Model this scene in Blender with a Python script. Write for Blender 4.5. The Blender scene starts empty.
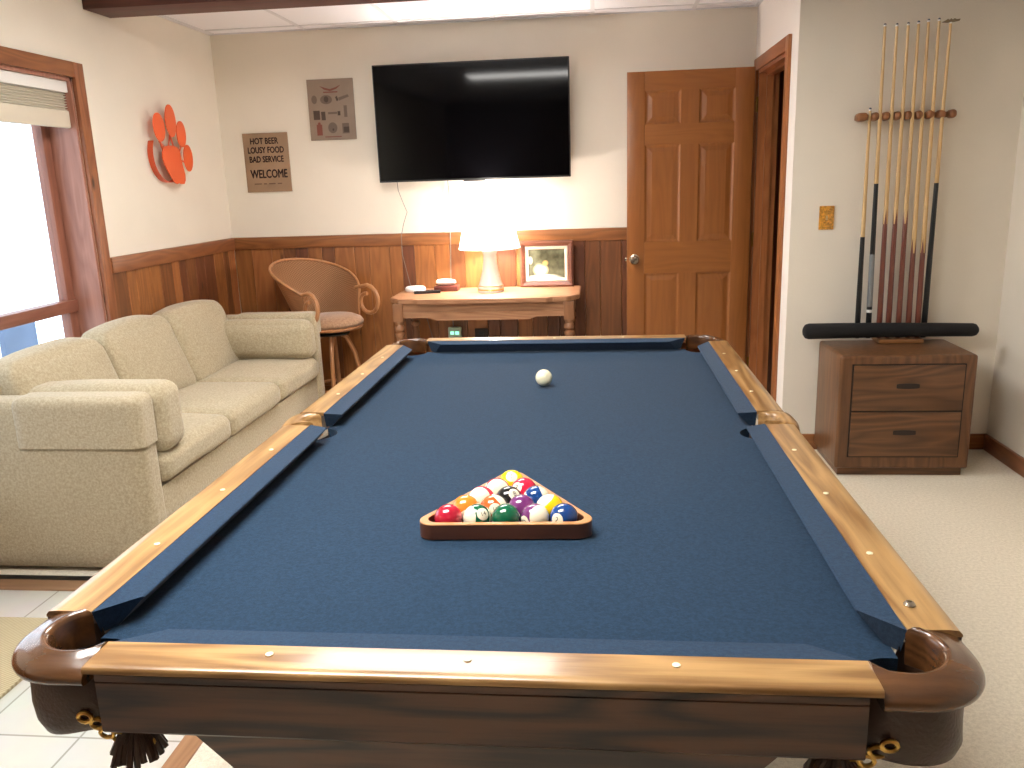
import bpy, bmesh, math, random
from mathutils import Vector, Matrix, noise
random.seed(7)
C = bpy.context.scene.collection
PI = math.pi

# ---------------------------------------------------------------- materials
def lin(c):
    c = c/255.0
    return c/12.92 if c <= 0.04045 else ((c+0.055)/1.055)**2.4
def rgb(r, g, b): return (lin(r), lin(g), lin(b), 1.0)

def newmat(name):
    m = bpy.data.materials.new(name); m.use_nodes = True
    nt = m.node_tree; b = nt.nodes['Principled BSDF']
    return m, nt, b
def mat(name, col, rough=0.5, metal=0.0, spec=0.5, coat=0.0, noise_amt=0.0, nscale=20, bump=0.0, bscale=200, sheen=0.0, emit=None, estr=0):
    m, nt, b = newmat(name)
    b.inputs['Base Color'].default_value = col
    b.inputs['Roughness'].default_value = rough
    b.inputs['Metallic'].default_value = metal
    b.inputs['Specular IOR Level'].default_value = spec
    b.inputs['Coat Weight'].default_value = coat
    b.inputs['Coat Roughness'].default_value = 0.08
    b.inputs['Sheen Weight'].default_value = sheen
    b.inputs['Sheen Roughness'].default_value = 0.4
    if emit:
        b.inputs['Emission Color'].default_value = emit; b.inputs['Emission Strength'].default_value = estr
    tc = nt.nodes.new('ShaderNodeTexCoord')
    if noise_amt:
        n = nt.nodes.new('ShaderNodeTexNoise'); n.inputs['Scale'].default_value = nscale; n.inputs['Detail'].default_value = 4
        nt.links.new(tc.outputs['Object'], n.inputs['Vector'])
        r = nt.nodes.new('ShaderNodeValToRGB')
        r.color_ramp.elements[0].position = 0.3; r.color_ramp.elements[1].position = 0.7
        r.color_ramp.elements[0].color = tuple(c*(1-noise_amt) for c in col[:3])+(1,)
        r.color_ramp.elements[1].color = tuple(min(1, c*(1+noise_amt)) for c in col[:3])+(1,)
        nt.links.new(n.outputs['Fac'], r.inputs['Fac']); nt.links.new(r.outputs['Color'], b.inputs['Base Color'])
    if bump:
        n2 = nt.nodes.new('ShaderNodeTexNoise'); n2.inputs['Scale'].default_value = bscale; n2.inputs['Detail'].default_value = 3
        nt.links.new(tc.outputs['Object'], n2.inputs['Vector'])
        bp = nt.nodes.new('ShaderNodeBump'); bp.inputs['Strength'].default_value = bump; bp.inputs['Distance'].default_value = 0.004
        nt.links.new(n2.outputs['Fac'], bp.inputs['Height']); nt.links.new(bp.outputs['Normal'], b.inputs['Normal'])
    return m
def wood(name, light, dark, axis='X', across=38, along=1.6, rough=0.35, coat=0.0, rings=0.5, contrast=1.0, knots=0.0, seed=0.0):
    m, nt, b = newmat(name); N = nt.nodes.new; L = nt.links.new
    tc = N('ShaderNodeTexCoord')
    def mp(a, c):
        q = N('ShaderNodeMapping')
        s = [c, c, c]; s['XYZ'.index(axis)] = a
        q.inputs['Scale'].default_value = s; q.inputs['Location'].default_value = (seed, seed*1.7, seed*0.6)
        L(tc.outputs['Object'], q.inputs['Vector']); return q
    q1 = mp(along, across); n1 = N('ShaderNodeTexNoise'); n1.inputs['Scale'].default_value = 1; n1.inputs['Detail'].default_value = 6; n1.inputs['Roughness'].default_value = 0.65
    L(q1.outputs[0], n1.inputs['Vector'])
    q2 = mp(0.9, 7.0); n2 = N('ShaderNodeTexNoise'); n2.inputs['Scale'].default_value = 1; n2.inputs['Detail'].default_value = 2
    L(q2.outputs[0], n2.inputs['Vector'])
    # contour lines of the low noise give cathedral figure
    mu = N('ShaderNodeMath'); mu.operation = 'MULTIPLY'; mu.inputs[1].default_value = 22; L(n2.outputs['Fac'], mu.inputs[0])
    fr = N('ShaderNodeMath'); fr.operation = 'PINGPONG'; fr.inputs[1].default_value = 1.0; L(mu.outputs[0], fr.inputs[0])
    mx = N('ShaderNodeMix'); mx.data_type = 'FLOAT'; mx.inputs[0].default_value = rings
    L(n1.outputs['Fac'], mx.inputs[2]); L(fr.outputs[0], mx.inputs[3])
    r = N('ShaderNodeValToRGB'); r.color_ramp.elements[0].position = 0.5-0.28/contrast; r.color_ramp.elements[1].position = 0.5+0.28/contrast
    r.color_ramp.elements[0].color = dark; r.color_ramp.elements[1].color = light
    L(mx.outputs[0], r.inputs['Fac'])
    out = r.outputs['Color']
    if knots:
        q3 = mp(2.2, 6.0); v = N('ShaderNodeTexVoronoi'); v.inputs['Scale'].default_value = 1; L(q3.outputs[0], v.inputs['Vector'])
        kr = N('ShaderNodeValToRGB'); kr.color_ramp.elements[0].position = 0.03; kr.color_ramp.elements[1].position = 0.10
        kr.color_ramp.elements[0].color = (1, 1, 1, 1); kr.color_ramp.elements[1].color = (0, 0, 0, 1)
        L(v.outputs['Distance'], kr.inputs['Fac'])
        km = N('ShaderNodeMix'); km.data_type = 'RGBA'; L(kr.outputs['Color'], km.inputs[0]); L(out, km.inputs[6])
        km.inputs[7].default_value = tuple(c*0.25 for c in dark[:3])+(1,)
        out = km.outputs[2]
    L(out, b.inputs['Base Color'])
    b.inputs['Roughness'].default_value = rough; b.inputs['Coat Weight'].default_value = coat; b.inputs['Coat Roughness'].default_value = 0.12
    bp = N('ShaderNodeBump'); bp.inputs['Strength'].default_value = 0.12; bp.inputs['Distance'].default_value = 0.001
    L(n1.outputs['Fac'], bp.inputs['Height']); L(bp.outputs['Normal'], b.inputs['Normal'])
    return m
def fabric(name, c1, c2, scale=260, rough=0.95, bump=0.5, sheen=0.3, blotch=0.12):
    m, nt, b = newmat(name); N = nt.nodes.new; L = nt.links.new
    tc = N('ShaderNodeTexCoord')
    n = N('ShaderNodeTexNoise'); n.inputs['Scale'].default_value = scale; n.inputs['Detail'].default_value = 3; n.inputs['Roughness'].default_value = 0.7
    L(tc.outputs['Object'], n.inputs['Vector'])
    n3 = N('ShaderNodeTexNoise'); n3.inputs['Scale'].default_value = scale/3.2; n3.inputs['Detail'].default_value = 2
    L(tc.outputs['Object'], n3.inputs['Vector'])
    ad = N('ShaderNodeMix'); ad.data_type = 'FLOAT'; ad.inputs[0].default_value = 0.4
    L(n.outputs['Fac'], ad.inputs[2]); L(n3.outputs['Fac'], ad.inputs[3])
    r = N('ShaderNodeValToRGB'); r.color_ramp.elements[0].position = 0.4; r.color_ramp.elements[1].position = 0.6
    r.color_ramp.elements[0].color = c2; r.color_ramp.elements[1].color = c1
    L(ad.outputs[0], r.inputs['Fac']); L(r.outputs['Color'], b.inputs['Base Color'])
    b.inputs['Roughness'].default_value = rough; b.inputs['Specular IOR Level'].default_value = 0.15
    b.inputs['Sheen Weight'].default_value = sheen; b.inputs['Sheen Roughness'].default_value = 0.5
    bp = N('ShaderNodeBump'); bp.inputs['Strength'].default_value = bump; bp.inputs['Distance'].default_value = 0.003
    L(ad.outputs[0], bp.inputs['Height']); L(bp.outputs['Normal'], b.inputs['Normal'])
    return m

M = {}
M['wall'] = mat('wall_paint', rgb(230, 222, 208), 0.9, spec=0.2, noise_amt=0.02, nscale=3, bump=0.15, bscale=120)
M['wall_white'] = mat('white_paint', rgb(238, 232, 226), 0.85, spec=0.2, bump=0.1, bscale=120)
M['cedar'] = [wood('cedar_amber', rgb(158, 102, 54), rgb(126, 76, 38), 'Z', rough=0.4, rings=0.35, knots=0.5, seed=1),
              wood('cedar_brown', rgb(130, 81, 45), rgb(97, 57, 31), 'Z', rough=0.4, rings=0.35, knots=1, seed=5),
              wood('cedar_red', rgb(116, 68, 40), rgb(85, 46, 28), 'Z', rough=0.4, rings=0.3, knots=1, seed=9),
              wood('cedar_pale', rgb(170, 110, 62), rgb(140, 84, 46), 'Z', rough=0.4, rings=0.3, seed=12)]
M['cedar_x'] = wood('cedar_rail_x', rgb(152, 98, 54), rgb(116, 70, 38), 'X', rough=0.4, rings=0.35, knots=1, seed=3)
M['cedar_y'] = wood('cedar_rail_y', rgb(148, 94, 56), rgb(116, 69, 41), 'Y', rough=0.4, rings=0.35, knots=1, seed=4)
M['cedar_z'] = wood('cedar_trim_z', rgb(156, 98, 62), rgb(122, 72, 44), 'Z', rough=0.4, rings=0.35, knots=1, seed=8)
M['strip_y'] = wood('strip_tan_y', rgb(168, 124, 88), rgb(134, 94, 62), 'Y', rough=0.4, rings=0.2)
M['strip_x'] = wood('strip_tan_x', rgb(158, 122, 92), rgb(124, 92, 66), 'X', rough=0.4, rings=0.2)
M['beam'] = wood('beam_stain', rgb(92, 44, 30), rgb(60, 26, 18), 'X', rough=0.55, rings=0.35, seed=2)
M['door'] = wood('door_oak', rgb(156, 98, 48), rgb(130, 77, 36), 'Z', rough=0.32, rings=0.2, contrast=0.8, seed=6)
M['door_x'] = wood('door_oak_rail', rgb(158, 100, 49), rgb(132, 79, 37), 'X', rough=0.32, rings=0.2, contrast=0.8, seed=16)
M['walnut'] = wood('cabinet_walnut', rgb(114, 78, 48), rgb(74, 48, 29), 'X', rough=0.35, rings=0.4, seed=11)
M['walnut_z'] = wood('cabinet_walnut_z', rgb(118, 80, 49), rgb(80, 52, 32), 'Z', rough=0.35, rings=0.3, seed=13)
M['oak_x'] = wood('rail_oak_x', rgb(178, 140, 90), rgb(128, 92, 52), 'X', across=60, along=3, rough=0.3, coat=0.3, rings=0.35, contrast=1.8, seed=21)
M['oak_y'] = wood('rail_oak_y', rgb(178, 140, 90), rgb(128, 92, 52), 'Y', across=60, along=3, rough=0.3, coat=0.3, rings=0.3, contrast=1.7, seed=23)
M['apron_x'] = wood('apron_shaded_x', rgb(94, 60, 38), rgb(40, 23, 15), 'X', across=70, along=3.2, rough=0.36, coat=0.12, rings=0.4, contrast=1.7, seed=25)  # table wood darkened in colour to carry the shade below the rail top
M['apron_y'] = wood('apron_shaded_y', rgb(94, 60, 38), rgb(40, 23, 15), 'Y', across=40, along=2.2, rough=0.32, coat=0.2, rings=0.5, seed=26)  # same darkened tone, shade put into the colour of the side aprons
M['casting'] = wood('casting_wood', rgb(104, 68, 38), rgb(64, 39, 22), 'X', across=60, along=8, rough=0.24, coat=0.5, rings=0.3, seed=27)
M['felt'] = fabric('felt_navy', rgb(30, 54, 77), rgb(21, 42, 62), scale=420, bump=0.35, sheen=0.07)
M['felt_c'] = fabric('felt_cushion', rgb(33, 57, 82), rgb(24, 45, 67), scale=420, bump=0.3, sheen=0.12)
M['leather'] = mat('pocket_leather', rgb(62, 42, 30), 0.42, noise_amt=0.3, nscale=14, bump=0.3, bscale=180)
M['leather_in'] = mat('pocket_lining', rgb(150, 100, 60), 0.6, noise_amt=0.15, nscale=20)
M['gold'] = mat('gold_metal', rgb(206, 168, 92), 0.28, metal=1.0)
M['pearl'] = mat('sight_pearl', rgb(245, 236, 205), 0.25)
M['sofa'] = fabric('sofa_tweed', rgb(184, 171, 144), rgb(152, 138, 111), scale=330, bump=0.5, sheen=0.25)
M['cover'] = fabric('arm_cover_tweed', rgb(187, 174, 148), rgb(155, 141, 114), scale=330, bump=0.5, sheen=0.25)
M['black'] = mat('black_satin', rgb(16, 16, 18), 0.4)
M['blackmat'] = mat('black_cloth', rgb(14, 14, 16), 0.85, bump=0.3, bscale=300)
M['screen'] = mat('screen_glass', rgb(3, 3, 4), 0.06, spec=0.22)
M['tri_top'] = wood('rack_wood', rgb(196, 140, 84), rgb(150, 98, 54), 'X', rough=0.35, rings=0.2, coat=0.3)
M['tri_shaded'] = wood('rack_wood_shaded', rgb(112, 66, 42), rgb(84, 48, 30), 'X', rough=0.35, rings=0.2, coat=0.2)  # rack wood again, with the shade on its sides put into the colour
M['wicker_frame'] = wood('cane', rgb(186, 132, 88), rgb(142, 94, 58), 'Z', rough=0.35, rings=0.1)
M['seat_fab'] = fabric('stool_seat_fabric', rgb(168, 132, 104), rgb(136, 104, 80), scale=200)
M['console_x'] = wood('console_oak', rgb(172, 126, 92), rgb(136, 94, 66), 'X', rough=0.4, rings=0.35, seed=31)
M['console_z'] = wood('console_oak_z', rgb(150, 104, 70), rgb(116, 76, 50), 'Z', rough=0.4, rings=0.2, seed=32)
M['ceramic'] = mat('lamp_ceramic', rgb(250, 244, 232), 0.25, coat=0.3)
M['silver'] = mat('satin_nickel', rgb(190, 180, 165), 0.25, metal=1.0)
M['brass'] = mat('aged_brass', rgb(150, 116, 60), 0.35, metal=1.0)
M['whiteplastic'] = mat('white_plastic', rgb(232, 230, 226), 0.4)
M['orange'] = mat('orange_enamel', rgb(226, 92, 40), 0.35, coat=0.2)
M['orange_dark'] = mat('orange_enamel_side', rgb(196, 74, 34), 0.4)
M['cue_light'] = wood('cue_maple', rgb(222, 188, 134), rgb(194, 156, 104), 'Z', rough=0.3, rings=0.1, coat=0.3)
M['cue_brown'] = wood('cue_butt_brown', rgb(126, 68, 52), rgb(94, 46, 36), 'Z', rough=0.3, rings=0.2, coat=0.4)
M['chalkblue'] = mat('cue_tip', rgb(50, 60, 80), 0.8)
M['amber'] = mat('switchplate_amber', rgb(200, 140, 50), 0.3, noise_amt=0.5, nscale=110, coat=0.4)
M['dark_bulk'] = mat('dark_red_box', rgb(92, 44, 36), 0.4)

# carpet
M['carpet'] = fabric('carpet_loop', rgb(234, 225, 206), rgb(210, 200, 180), scale=270, bump=0.6, sheen=0.2)
# tile floor
def tile_mat():
    m, nt, b = newmat('floor_tile'); N = nt.nodes.new; L = nt.links.new
    tc = N('ShaderNodeTexCoord'); mp = N('ShaderNodeMapping'); mp.inputs['Location'].default_value = (0.03, 0.115, 0)
    L(tc.outputs['Object'], mp.inputs['Vector'])
    br = N('ShaderNodeTexBrick'); br.offset = 0; br.inputs['Scale'].default_value = 1
    br.inputs['Brick Width'].default_value = 0.305; br.inputs['Row Height'].default_value = 0.305
    br.inputs['Mortar Size'].default_value = 0.0035; br.inputs['Color1'].default_value = rgb(200, 198, 189); br.inputs['Color2'].default_value = rgb(193, 190, 181)
    br.inputs['Mortar'].default_value = rgb(150, 144, 132)
    L(mp.outputs[0], br.inputs['Vector'])
    n = N('ShaderNodeTexNoise'); n.inputs['Scale'].default_value = 6; n.inputs['Detail'].default_value = 5; L(tc.outputs['Object'], n.inputs['Vector'])
    mx = N('ShaderNodeMix'); mx.data_type = 'RGBA'; mx.blend_type = 'MULTIPLY'; mx.inputs[0].default_value = 0.25
    L(br.outputs['Color'], mx.inputs[6]); L(n.outputs['Color'], mx.inputs[7])
    L(mx.outputs[2], b.inputs['Base Color']); b.inputs['Roughness'].default_value = 0.35
    return m
M['tile'] = tile_mat()
def ceil_mat():
    m, nt, b = newmat('ceiling_tile'); N = nt.nodes.new; L = nt.links.new
    tc = N('ShaderNodeTexCoord')
    b.inputs['Base Color'].default_value = rgb(236, 234, 238); b.inputs['Roughness'].default_value = 0.9
    n = N('ShaderNodeTexNoise'); n.inputs['Scale'].default_value = 90; L(tc.outputs['Object'], n.inputs['Vector'])
    bp = N('ShaderNodeBump'); bp.inputs['Strength'].default_value = 0.3; bp.inputs['Distance'].default_value = 0.002
    L(n.outputs['Fac'], bp.inputs['Height']); L(bp.outputs['Normal'], b.inputs['Normal'])
    return m
M['ceil'] = ceil_mat()
def rug_mat():
    m, nt, b = newmat('woven_rug'); N = nt.nodes.new; L = nt.links.new
    tc = N('ShaderNodeTexCoord'); mp = N('ShaderNodeMapping'); mp.inputs['Rotation'].default_value = (0, 0, 0.7); L(tc.outputs['Object'], mp.inputs['Vector'])
    w = N('ShaderNodeTexWave'); w.inputs['Scale'].default_value = 26; w.inputs['Distortion'].default_value = 1.5; w.inputs['Detail'].default_value = 2; L(mp.outputs[0], w.inputs['Vector'])
    r = N('ShaderNodeValToRGB'); r.color_ramp.elements[0].color = rgb(158, 143, 110); r.color_ramp.elements[1].color = rgb(184, 172, 140)
    L(w.outputs['Color'], r.inputs['Fac']); L(r.outputs['Color'], b.inputs['Base Color']); b.inputs['Roughness'].default_value = 0.95
    bp = N('ShaderNodeBump'); bp.inputs['Strength'].default_value = 0.5; bp.inputs['Distance'].default_value = 0.004
    L(w.outputs['Fac'], bp.inputs['Height']); L(bp.outputs['Normal'], b.inputs['Normal'])
    return m
M['rug'] = rug_mat()
def glass_mat():
    m = bpy.data.materials.new('window_glass'); m.use_nodes = True; nt = m.node_tree; nt.nodes.clear(); N = nt.nodes.new; L = nt.links.new
    o = N('ShaderNodeOutputMaterial'); t = N('ShaderNodeBsdfTransparent'); g = N('ShaderNodeBsdfGlossy'); g.inputs['Roughness'].default_value = 0.02
    lw = N('ShaderNodeLayerWeight'); pw_ = N('ShaderNodeMath'); pw_.operation = 'POWER'; pw_.inputs[1].default_value = 5; L(lw.outputs['Facing'], pw_.inputs[0])
    f = N('ShaderNodeMath'); f.operation = 'MULTIPLY_ADD'; f.inputs[1].default_value = 0.9; f.inputs[2].default_value = 0.04; L(pw_.outputs[0], f.inputs[0]); x = N('ShaderNodeMixShader')
    L(f.outputs[0], x.inputs[0]); L(t.outputs[0], x.inputs[1]); L(g.outputs[0], x.inputs[2]); L(x.outputs[0], o.inputs[0])
    t.inputs['Color'].default_value = (0.95, 0.97, 0.98, 1)
    return m
M['glass'] = glass_mat()
def translucent(name, col, tr=0.5, open_weave=0.0):
    m = bpy.data.materials.new(name); m.use_nodes = True; nt = m.node_tree; nt.nodes.clear(); N = nt.nodes.new; L = nt.links.new
    o = N('ShaderNodeOutputMaterial'); d = N('ShaderNodeBsdfDiffuse'); t = N('ShaderNodeBsdfTranslucent'); x = N('ShaderNodeMixShader'); x.inputs[0].default_value = tr
    d.inputs['Color'].default_value = col; t.inputs['Color'].default_value = col
    L(d.outputs[0], x.inputs[1]); L(t.outputs[0], x.inputs[2])
    if open_weave:
        tp = N('ShaderNodeBsdfTransparent'); y = N('ShaderNodeMixShader'); y.inputs[0].default_value = open_weave
        L(x.outputs[0], y.inputs[1]); L(tp.outputs[0], y.inputs[2]); x = y
    L(x.outputs[0], o.inputs[0])
    return m
M['lampshade'] = translucent('lampshade_linen', rgb(252, 246, 234), 0.7, 0.35)
M['shade'] = translucent('cellular_shade', rgb(236, 230, 218), 0.32)
def emis(name, col, s):
    m = bpy.data.materials.new(name); m.use_nodes = True; nt = m.node_tree; nt.nodes.clear()
    o = nt.nodes.new('ShaderNodeOutputMaterial'); e = nt.nodes.new('ShaderNodeEmission'); e.inputs[0].default_value = col; e.inputs[1].default_value = s
    nt.links.new(e.outputs[0], o.inputs[0]); return m
PANEL = 37.0
M['panel'] = emis('panel_light', (1.0, 0.965, 0.915, 1), PANEL)
M['panel2'] = emis('panel_light_dim', (1.0, 0.965, 0.915, 1), PANEL*0.7)
M['bulb'] = emis('bulb_glow', (1.0, 0.85, 0.65, 1), 40)
M['green_led'] = emis('green_led', (0.35, 1.0, 0.65, 1), 1.6)

# wicker : basket weave bump from shell uv
def wicker_mat():
    m, nt, b = newmat('wicker_weave'); N = nt.nodes.new; L = nt.links.new
    tc = N('ShaderNodeTexCoord')
    sep = N('ShaderNodeSeparateXYZ'); L(tc.outputs['UV'], sep.inputs[0])
    def sn(o, f, ph=0):
        a = N('ShaderNodeMath'); a.operation = 'MULTIPLY_ADD'; a.inputs[1].default_value = f; a.inputs[2].default_value = ph; L(o, a.inputs[0])
        s = N('ShaderNodeMath'); s.operation = 'SINE'; L(a.outputs[0], s.inputs[0]); return s
    su = sn(sep.outputs['X'], 2*PI*56); sv = sn(sep.outputs['Y'], 2*PI*26)
    pr = N('ShaderNodeMath'); pr.operation = 'MULTIPLY'; L(su.outputs[0], pr.inputs[0]); L(sv.outputs[0], pr.inputs[1])
    mr = N('ShaderNodeMapRange'); mr.inputs['From Min'].default_value = -1; L(pr.outputs[0], mr.inputs['Value'])
    r = N('ShaderNodeValToRGB'); r.color_ramp.elements[0].color = rgb(158, 112, 74); r.color_ramp.elements[1].color = rgb(198, 148, 104)
    L(mr.outputs[0], r.inputs['Fac']); L(r.outputs['Color'], b.inputs['Base Color']); b.inputs['Roughness'].default_value = 0.5
    bp = N('ShaderNodeBump'); bp.inputs['Strength'].default_value = 0.6; bp.inputs['Distance'].default_value = 0.005
    L(mr.outputs[0], bp.inputs['Height']); L(bp.outputs['Normal'], b.inputs['Normal'])
    return m
M['wicker'] = wicker_mat()

# ---------------------------------------------------------------- mesh helpers
def merge(bm, t, mi=0):
    me = bpy.data.meshes.new('tmp')
    for f in t.faces: f.material_index = mi
    t.to_mesh(me); t.free(); bm.from_mesh(me); bpy.data.meshes.remove(me)
def box(bm, x0, x1, y0, y1, z0, z1, bev=0, seg=2, mi=0, mtx=None):
    t = bmesh.new(); bmesh.ops.create_cube(t, size=1)
    for v in t.verts: v.co = Vector(((x0+x1)/2+v.co.x*(x1-x0), (y0+y1)/2+v.co.y*(y1-y0), (z0+z1)/2+v.co.z*(z1-z0)))
    if bev: bmesh.ops.bevel(t, geom=t.edges[:], offset=bev, segments=seg, affect='EDGES', profile=0.6)
    if mtx: bmesh.ops.transform(t, matrix=mtx, verts=t.verts)
    merge(bm, t, mi); return bm
def ring_loft(bm, rings, closed=True, caps=False, loop=False, mi=0):
    t = bmesh.new(); R = [[t.verts.new(p) for p in r] for r in rings]
    n = len(R[0]); m = len(R)
    for i in range(m if loop else m-1):
        a, b = R[i], R[(i+1) % m]
        for j in range(n if closed else n-1):
            k = (j+1) % n
            try: t.faces.new((a[j], a[k], b[k], b[j]))
            except ValueError: pass
    if caps and not loop:
        t.faces.new(R[0][::-1]); t.faces.new(R[-1])
    bmesh.ops.remove_doubles(t, verts=t.verts, dist=1e-6)
    bmesh.ops.recalc_face_normals(t, faces=t.faces)
    merge(bm, t, mi); return bm
def tube(bm, pts, r, n=10, loop=False, mi=0):
    pts = [Vector(p) for p in pts]; m = len(pts); rs = r if isinstance(r, (list, tuple)) else [r]*m
    rings = []; up = None
    for i, p in enumerate(pts):
        a = pts[(i-1) % m] if (loop or i > 0) else p; b = pts[(i+1) % m] if (loop or i < m-1) else p
        d = (b-a).normalized()
        if up is None: up = Vector((0, 0, 1)) if abs(d.z) < 0.9 else Vector((1, 0, 0))
        s = d.cross(up).normalized(); up = s.cross(d).normalized()
        rings.append([p+(s*math.cos(2*PI*k/n)+up*math.sin(2*PI*k/n))*rs[i] for k in range(n)])
    return ring_loft(bm, rings, True, not loop, loop, mi)
def lathe(bm, prof, c=(0, 0, 0), n=32, mi=0, mtx=None):
    t = bmesh.new(); rings = []
    for r, z in prof:
        rings.append([t.verts.new((c[0]+max(r, 1e-5)*math.cos(2*PI*k/n), c[1]+max(r, 1e-5)*math.sin(2*PI*k/n), c[2]+z)) for k in range(n)])
    for a, b in zip(rings, rings[1:]):
        for j in range(n): t.faces.new((a[j], a[(j+1) % n], b[(j+1) % n], b[j]))
    bmesh.ops.remove_doubles(t, verts=t.verts, dist=1e-4)
    bmesh.ops.recalc_face_normals(t, faces=t.faces)
    if mtx: bmesh.ops.transform(t, matrix=mtx, verts=t.verts)
    merge(bm, t, mi); return bm
def prism(bm, poly, axis, a, b, mi=0, bev=0):
    """poly: 2D points; axis: extruded axis ('X': poly=(y,z), 'Y': (x,z), 'Z': (x,y))"""
    def P(u, v, w): return {'X': (w, u, v), 'Y': (u, w, v), 'Z': (u, v, w)}[axis]
    t = bmesh.new(); A = [t.verts.new(P(u, v, a)) for u, v in poly]; B = [t.verts.new(P(u, v, b)) for u, v in poly]
    n = len(poly); t.faces.new(A); t.faces.new(B[::-1])
    for i in range(n): t.faces.new((A[i], B[i], B[(i+1) % n], A[(i+1) % n]))
    bmesh.ops.recalc_face_normals(t, faces=t.faces)
    if bev: bmesh.ops.bevel(t, geom=t.edges[:], offset=bev, segments=2, affect='EDGES')
    merge(bm, t, mi); return bm
def puff(bm, x0, x1, y0, y1, z0, z1, r=0.04, crown=(0, 0, 0), cuts=18, wob=0.0, seed=0, mtx=None, mi=0, post=None):
    t = bmesh.new(); bmesh.ops.create_cube(t, size=2)
    bmesh.ops.subdivide_edges(t, edges=t.edges[:], cuts=cuts, use_grid_fill=True)
    c = Vector(((x0+x1)/2, (y0+y1)/2, (z0+z1)/2)); h = Vector(((x1-x0)/2, (y1-y0)/2, (z1-z0)/2))
    for v in t.verts:
        u = v.co.copy(); q = Vector((u.x*h.x, u.y*h.y, u.z*h.z))
        inn = Vector([max(-(h[i]-r), min(h[i]-r, q[i])) for i in range(3)])
        d = q-inn
        p = inn+(d.normalized()*r if d.length > 1e-9 else d)
        for i in range(3):
            j, k = (i+1) % 3, (i+2) % 3
            if crown[i]: p[i] += crown[i]*u[i]*(1-u[j]**2)*(1-u[k]**2)
        if wob:
            nn = noise.noise_vector(Vector((p.x*4+seed, p.y*4, p.z*4)))
            p += nn*wob
        v.co = c+p
        if post: v.co = post(v.co)
    if mtx: bmesh.ops.transform(t, matrix=mtx, verts=t.verts)
    merge(bm, t, mi); return bm
def obj(name, bm, m, parent=None, smooth=40, loc=None):
    me = bpy.data.meshes.new(name)
    bm.to_mesh(me); bm.free()
    for mm in (m if isinstance(m, (list, tuple)) else [m]): me.materials.append(mm)
    if smooth:
        me.polygons.foreach_set('use_smooth', [True]*len(me.polygons)); me.set_sharp_from_angle(angle=math.radians(smooth))
    o = bpy.data.objects.new(name, me); C.objects.link(o)
    if parent: o.parent = parent
    if loc: o.location = loc
    return o
def tag(o, label=None, cat=None, group=None, kind=None):
    if label: o['label'] = label
    if cat: o['category'] = cat
    if group: o['group'] = group
    if kind: o['kind'] = kind
    return o
def thing(name, label, cat, loc=(0, 0, 0), rz=0, group=None):
    o = bpy.data.objects.new(name, None); C.objects.link(o); o.empty_display_size = 0.05
    o.location = loc; o.rotation_euler = (0, 0, rz); return tag(o, label, cat, group)
def struct(name, bm, m, parent=None, smooth=40):
    o = obj(name, bm, m, parent, smooth)
    if not parent: o['kind'] = 'structure'
    return o
def nb(): return bmesh.new()
def text_bm(s, size, align='CENTER'):
    cu = bpy.data.curves.new('txt', 'FONT'); cu.body = s; cu.size = size; cu.align_x = align; cu.align_y = 'CENTER'; cu.resolution_u = 3
    o = bpy.data.objects.new('txt', cu); C.objects.link(o)
    dg = bpy.context.evaluated_depsgraph_get(); me = bpy.data.meshes.new_from_object(o.evaluated_get(dg))
    bm = nb(); bm.from_mesh(me)
    bpy.data.objects.remove(o); bpy.data.meshes.remove(me); bpy.data.curves.remove(cu)
    return bm

# ---------------------------------------------------------------- room
XL, XR, YB, YC, XS, H = -2.31, 2.21, 4.50, 3.36, 1.155, 2.44
YF = -4.6           # wall behind the camera
# floors
b = nb(); box(b, -0.90, XR, YF, 1.70, -0.05, 0); box(b, XL-0.02, XR, 1.70, YB, -0.05, 0)
struct('floor', b, M['carpet'])
b = nb(); box(b, XL, -0.955, YF, 1.625, -0.05, 0); struct('floor', b, M['tile'])
b = nb(); box(b, -0.955, -0.895, YF, 1.625, -0.01, 0.006, 0.002); struct('trim_1', b, M['strip_y'])
b = nb(); box(b, XL, -0.895, 1.625, 1.70, -0.01, 0.008, 0.003); struct('trim_2', b, M['strip_x'])
b = nb(); box(b, XL+0.03, -0.895, 1.70, 1.745, -0.01, 0.003, 0.001); struct('gap_strip', b, M['black'])  # black strip stands in for the dark shadow gap before the sofa
# ceiling slab and T-bar grid
b = nb(); box(b, XL-0.1, XR+0.1, YF-0.1, YB+0.1, H, H+0.08); cl = struct('ceiling', b, M['ceil'])
b = nb()
gx = [0.16+0.61*k for k in range(-4, 4)]
gy = [4.35-0.61*k for k in range(0, 15)]
for x in gx:
    if XL < x < XR:
        y1 = YB if x < XS else YC
        box(b, x-0.012, x+0.012, YF, y1, H-0.004, H+0.002)
for y in gy:
    box(b, XL, XS if y > YC else XR, y-0.012, y+0.012, H-0.0045, H+0.002)
box(b, XL, XS, YB-0.022, YB, H-0.006, H+0.002); box(b, XL, XL+0.022, YF, YB, H-0.006, H+0.002); box(b, XS-0.022, XS, YC, YB, H-0.006, H+0.002)
struct('ceiling_grid', b, mat('tbar_white', rgb(214, 212, 216), 0.5), cl)
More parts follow.
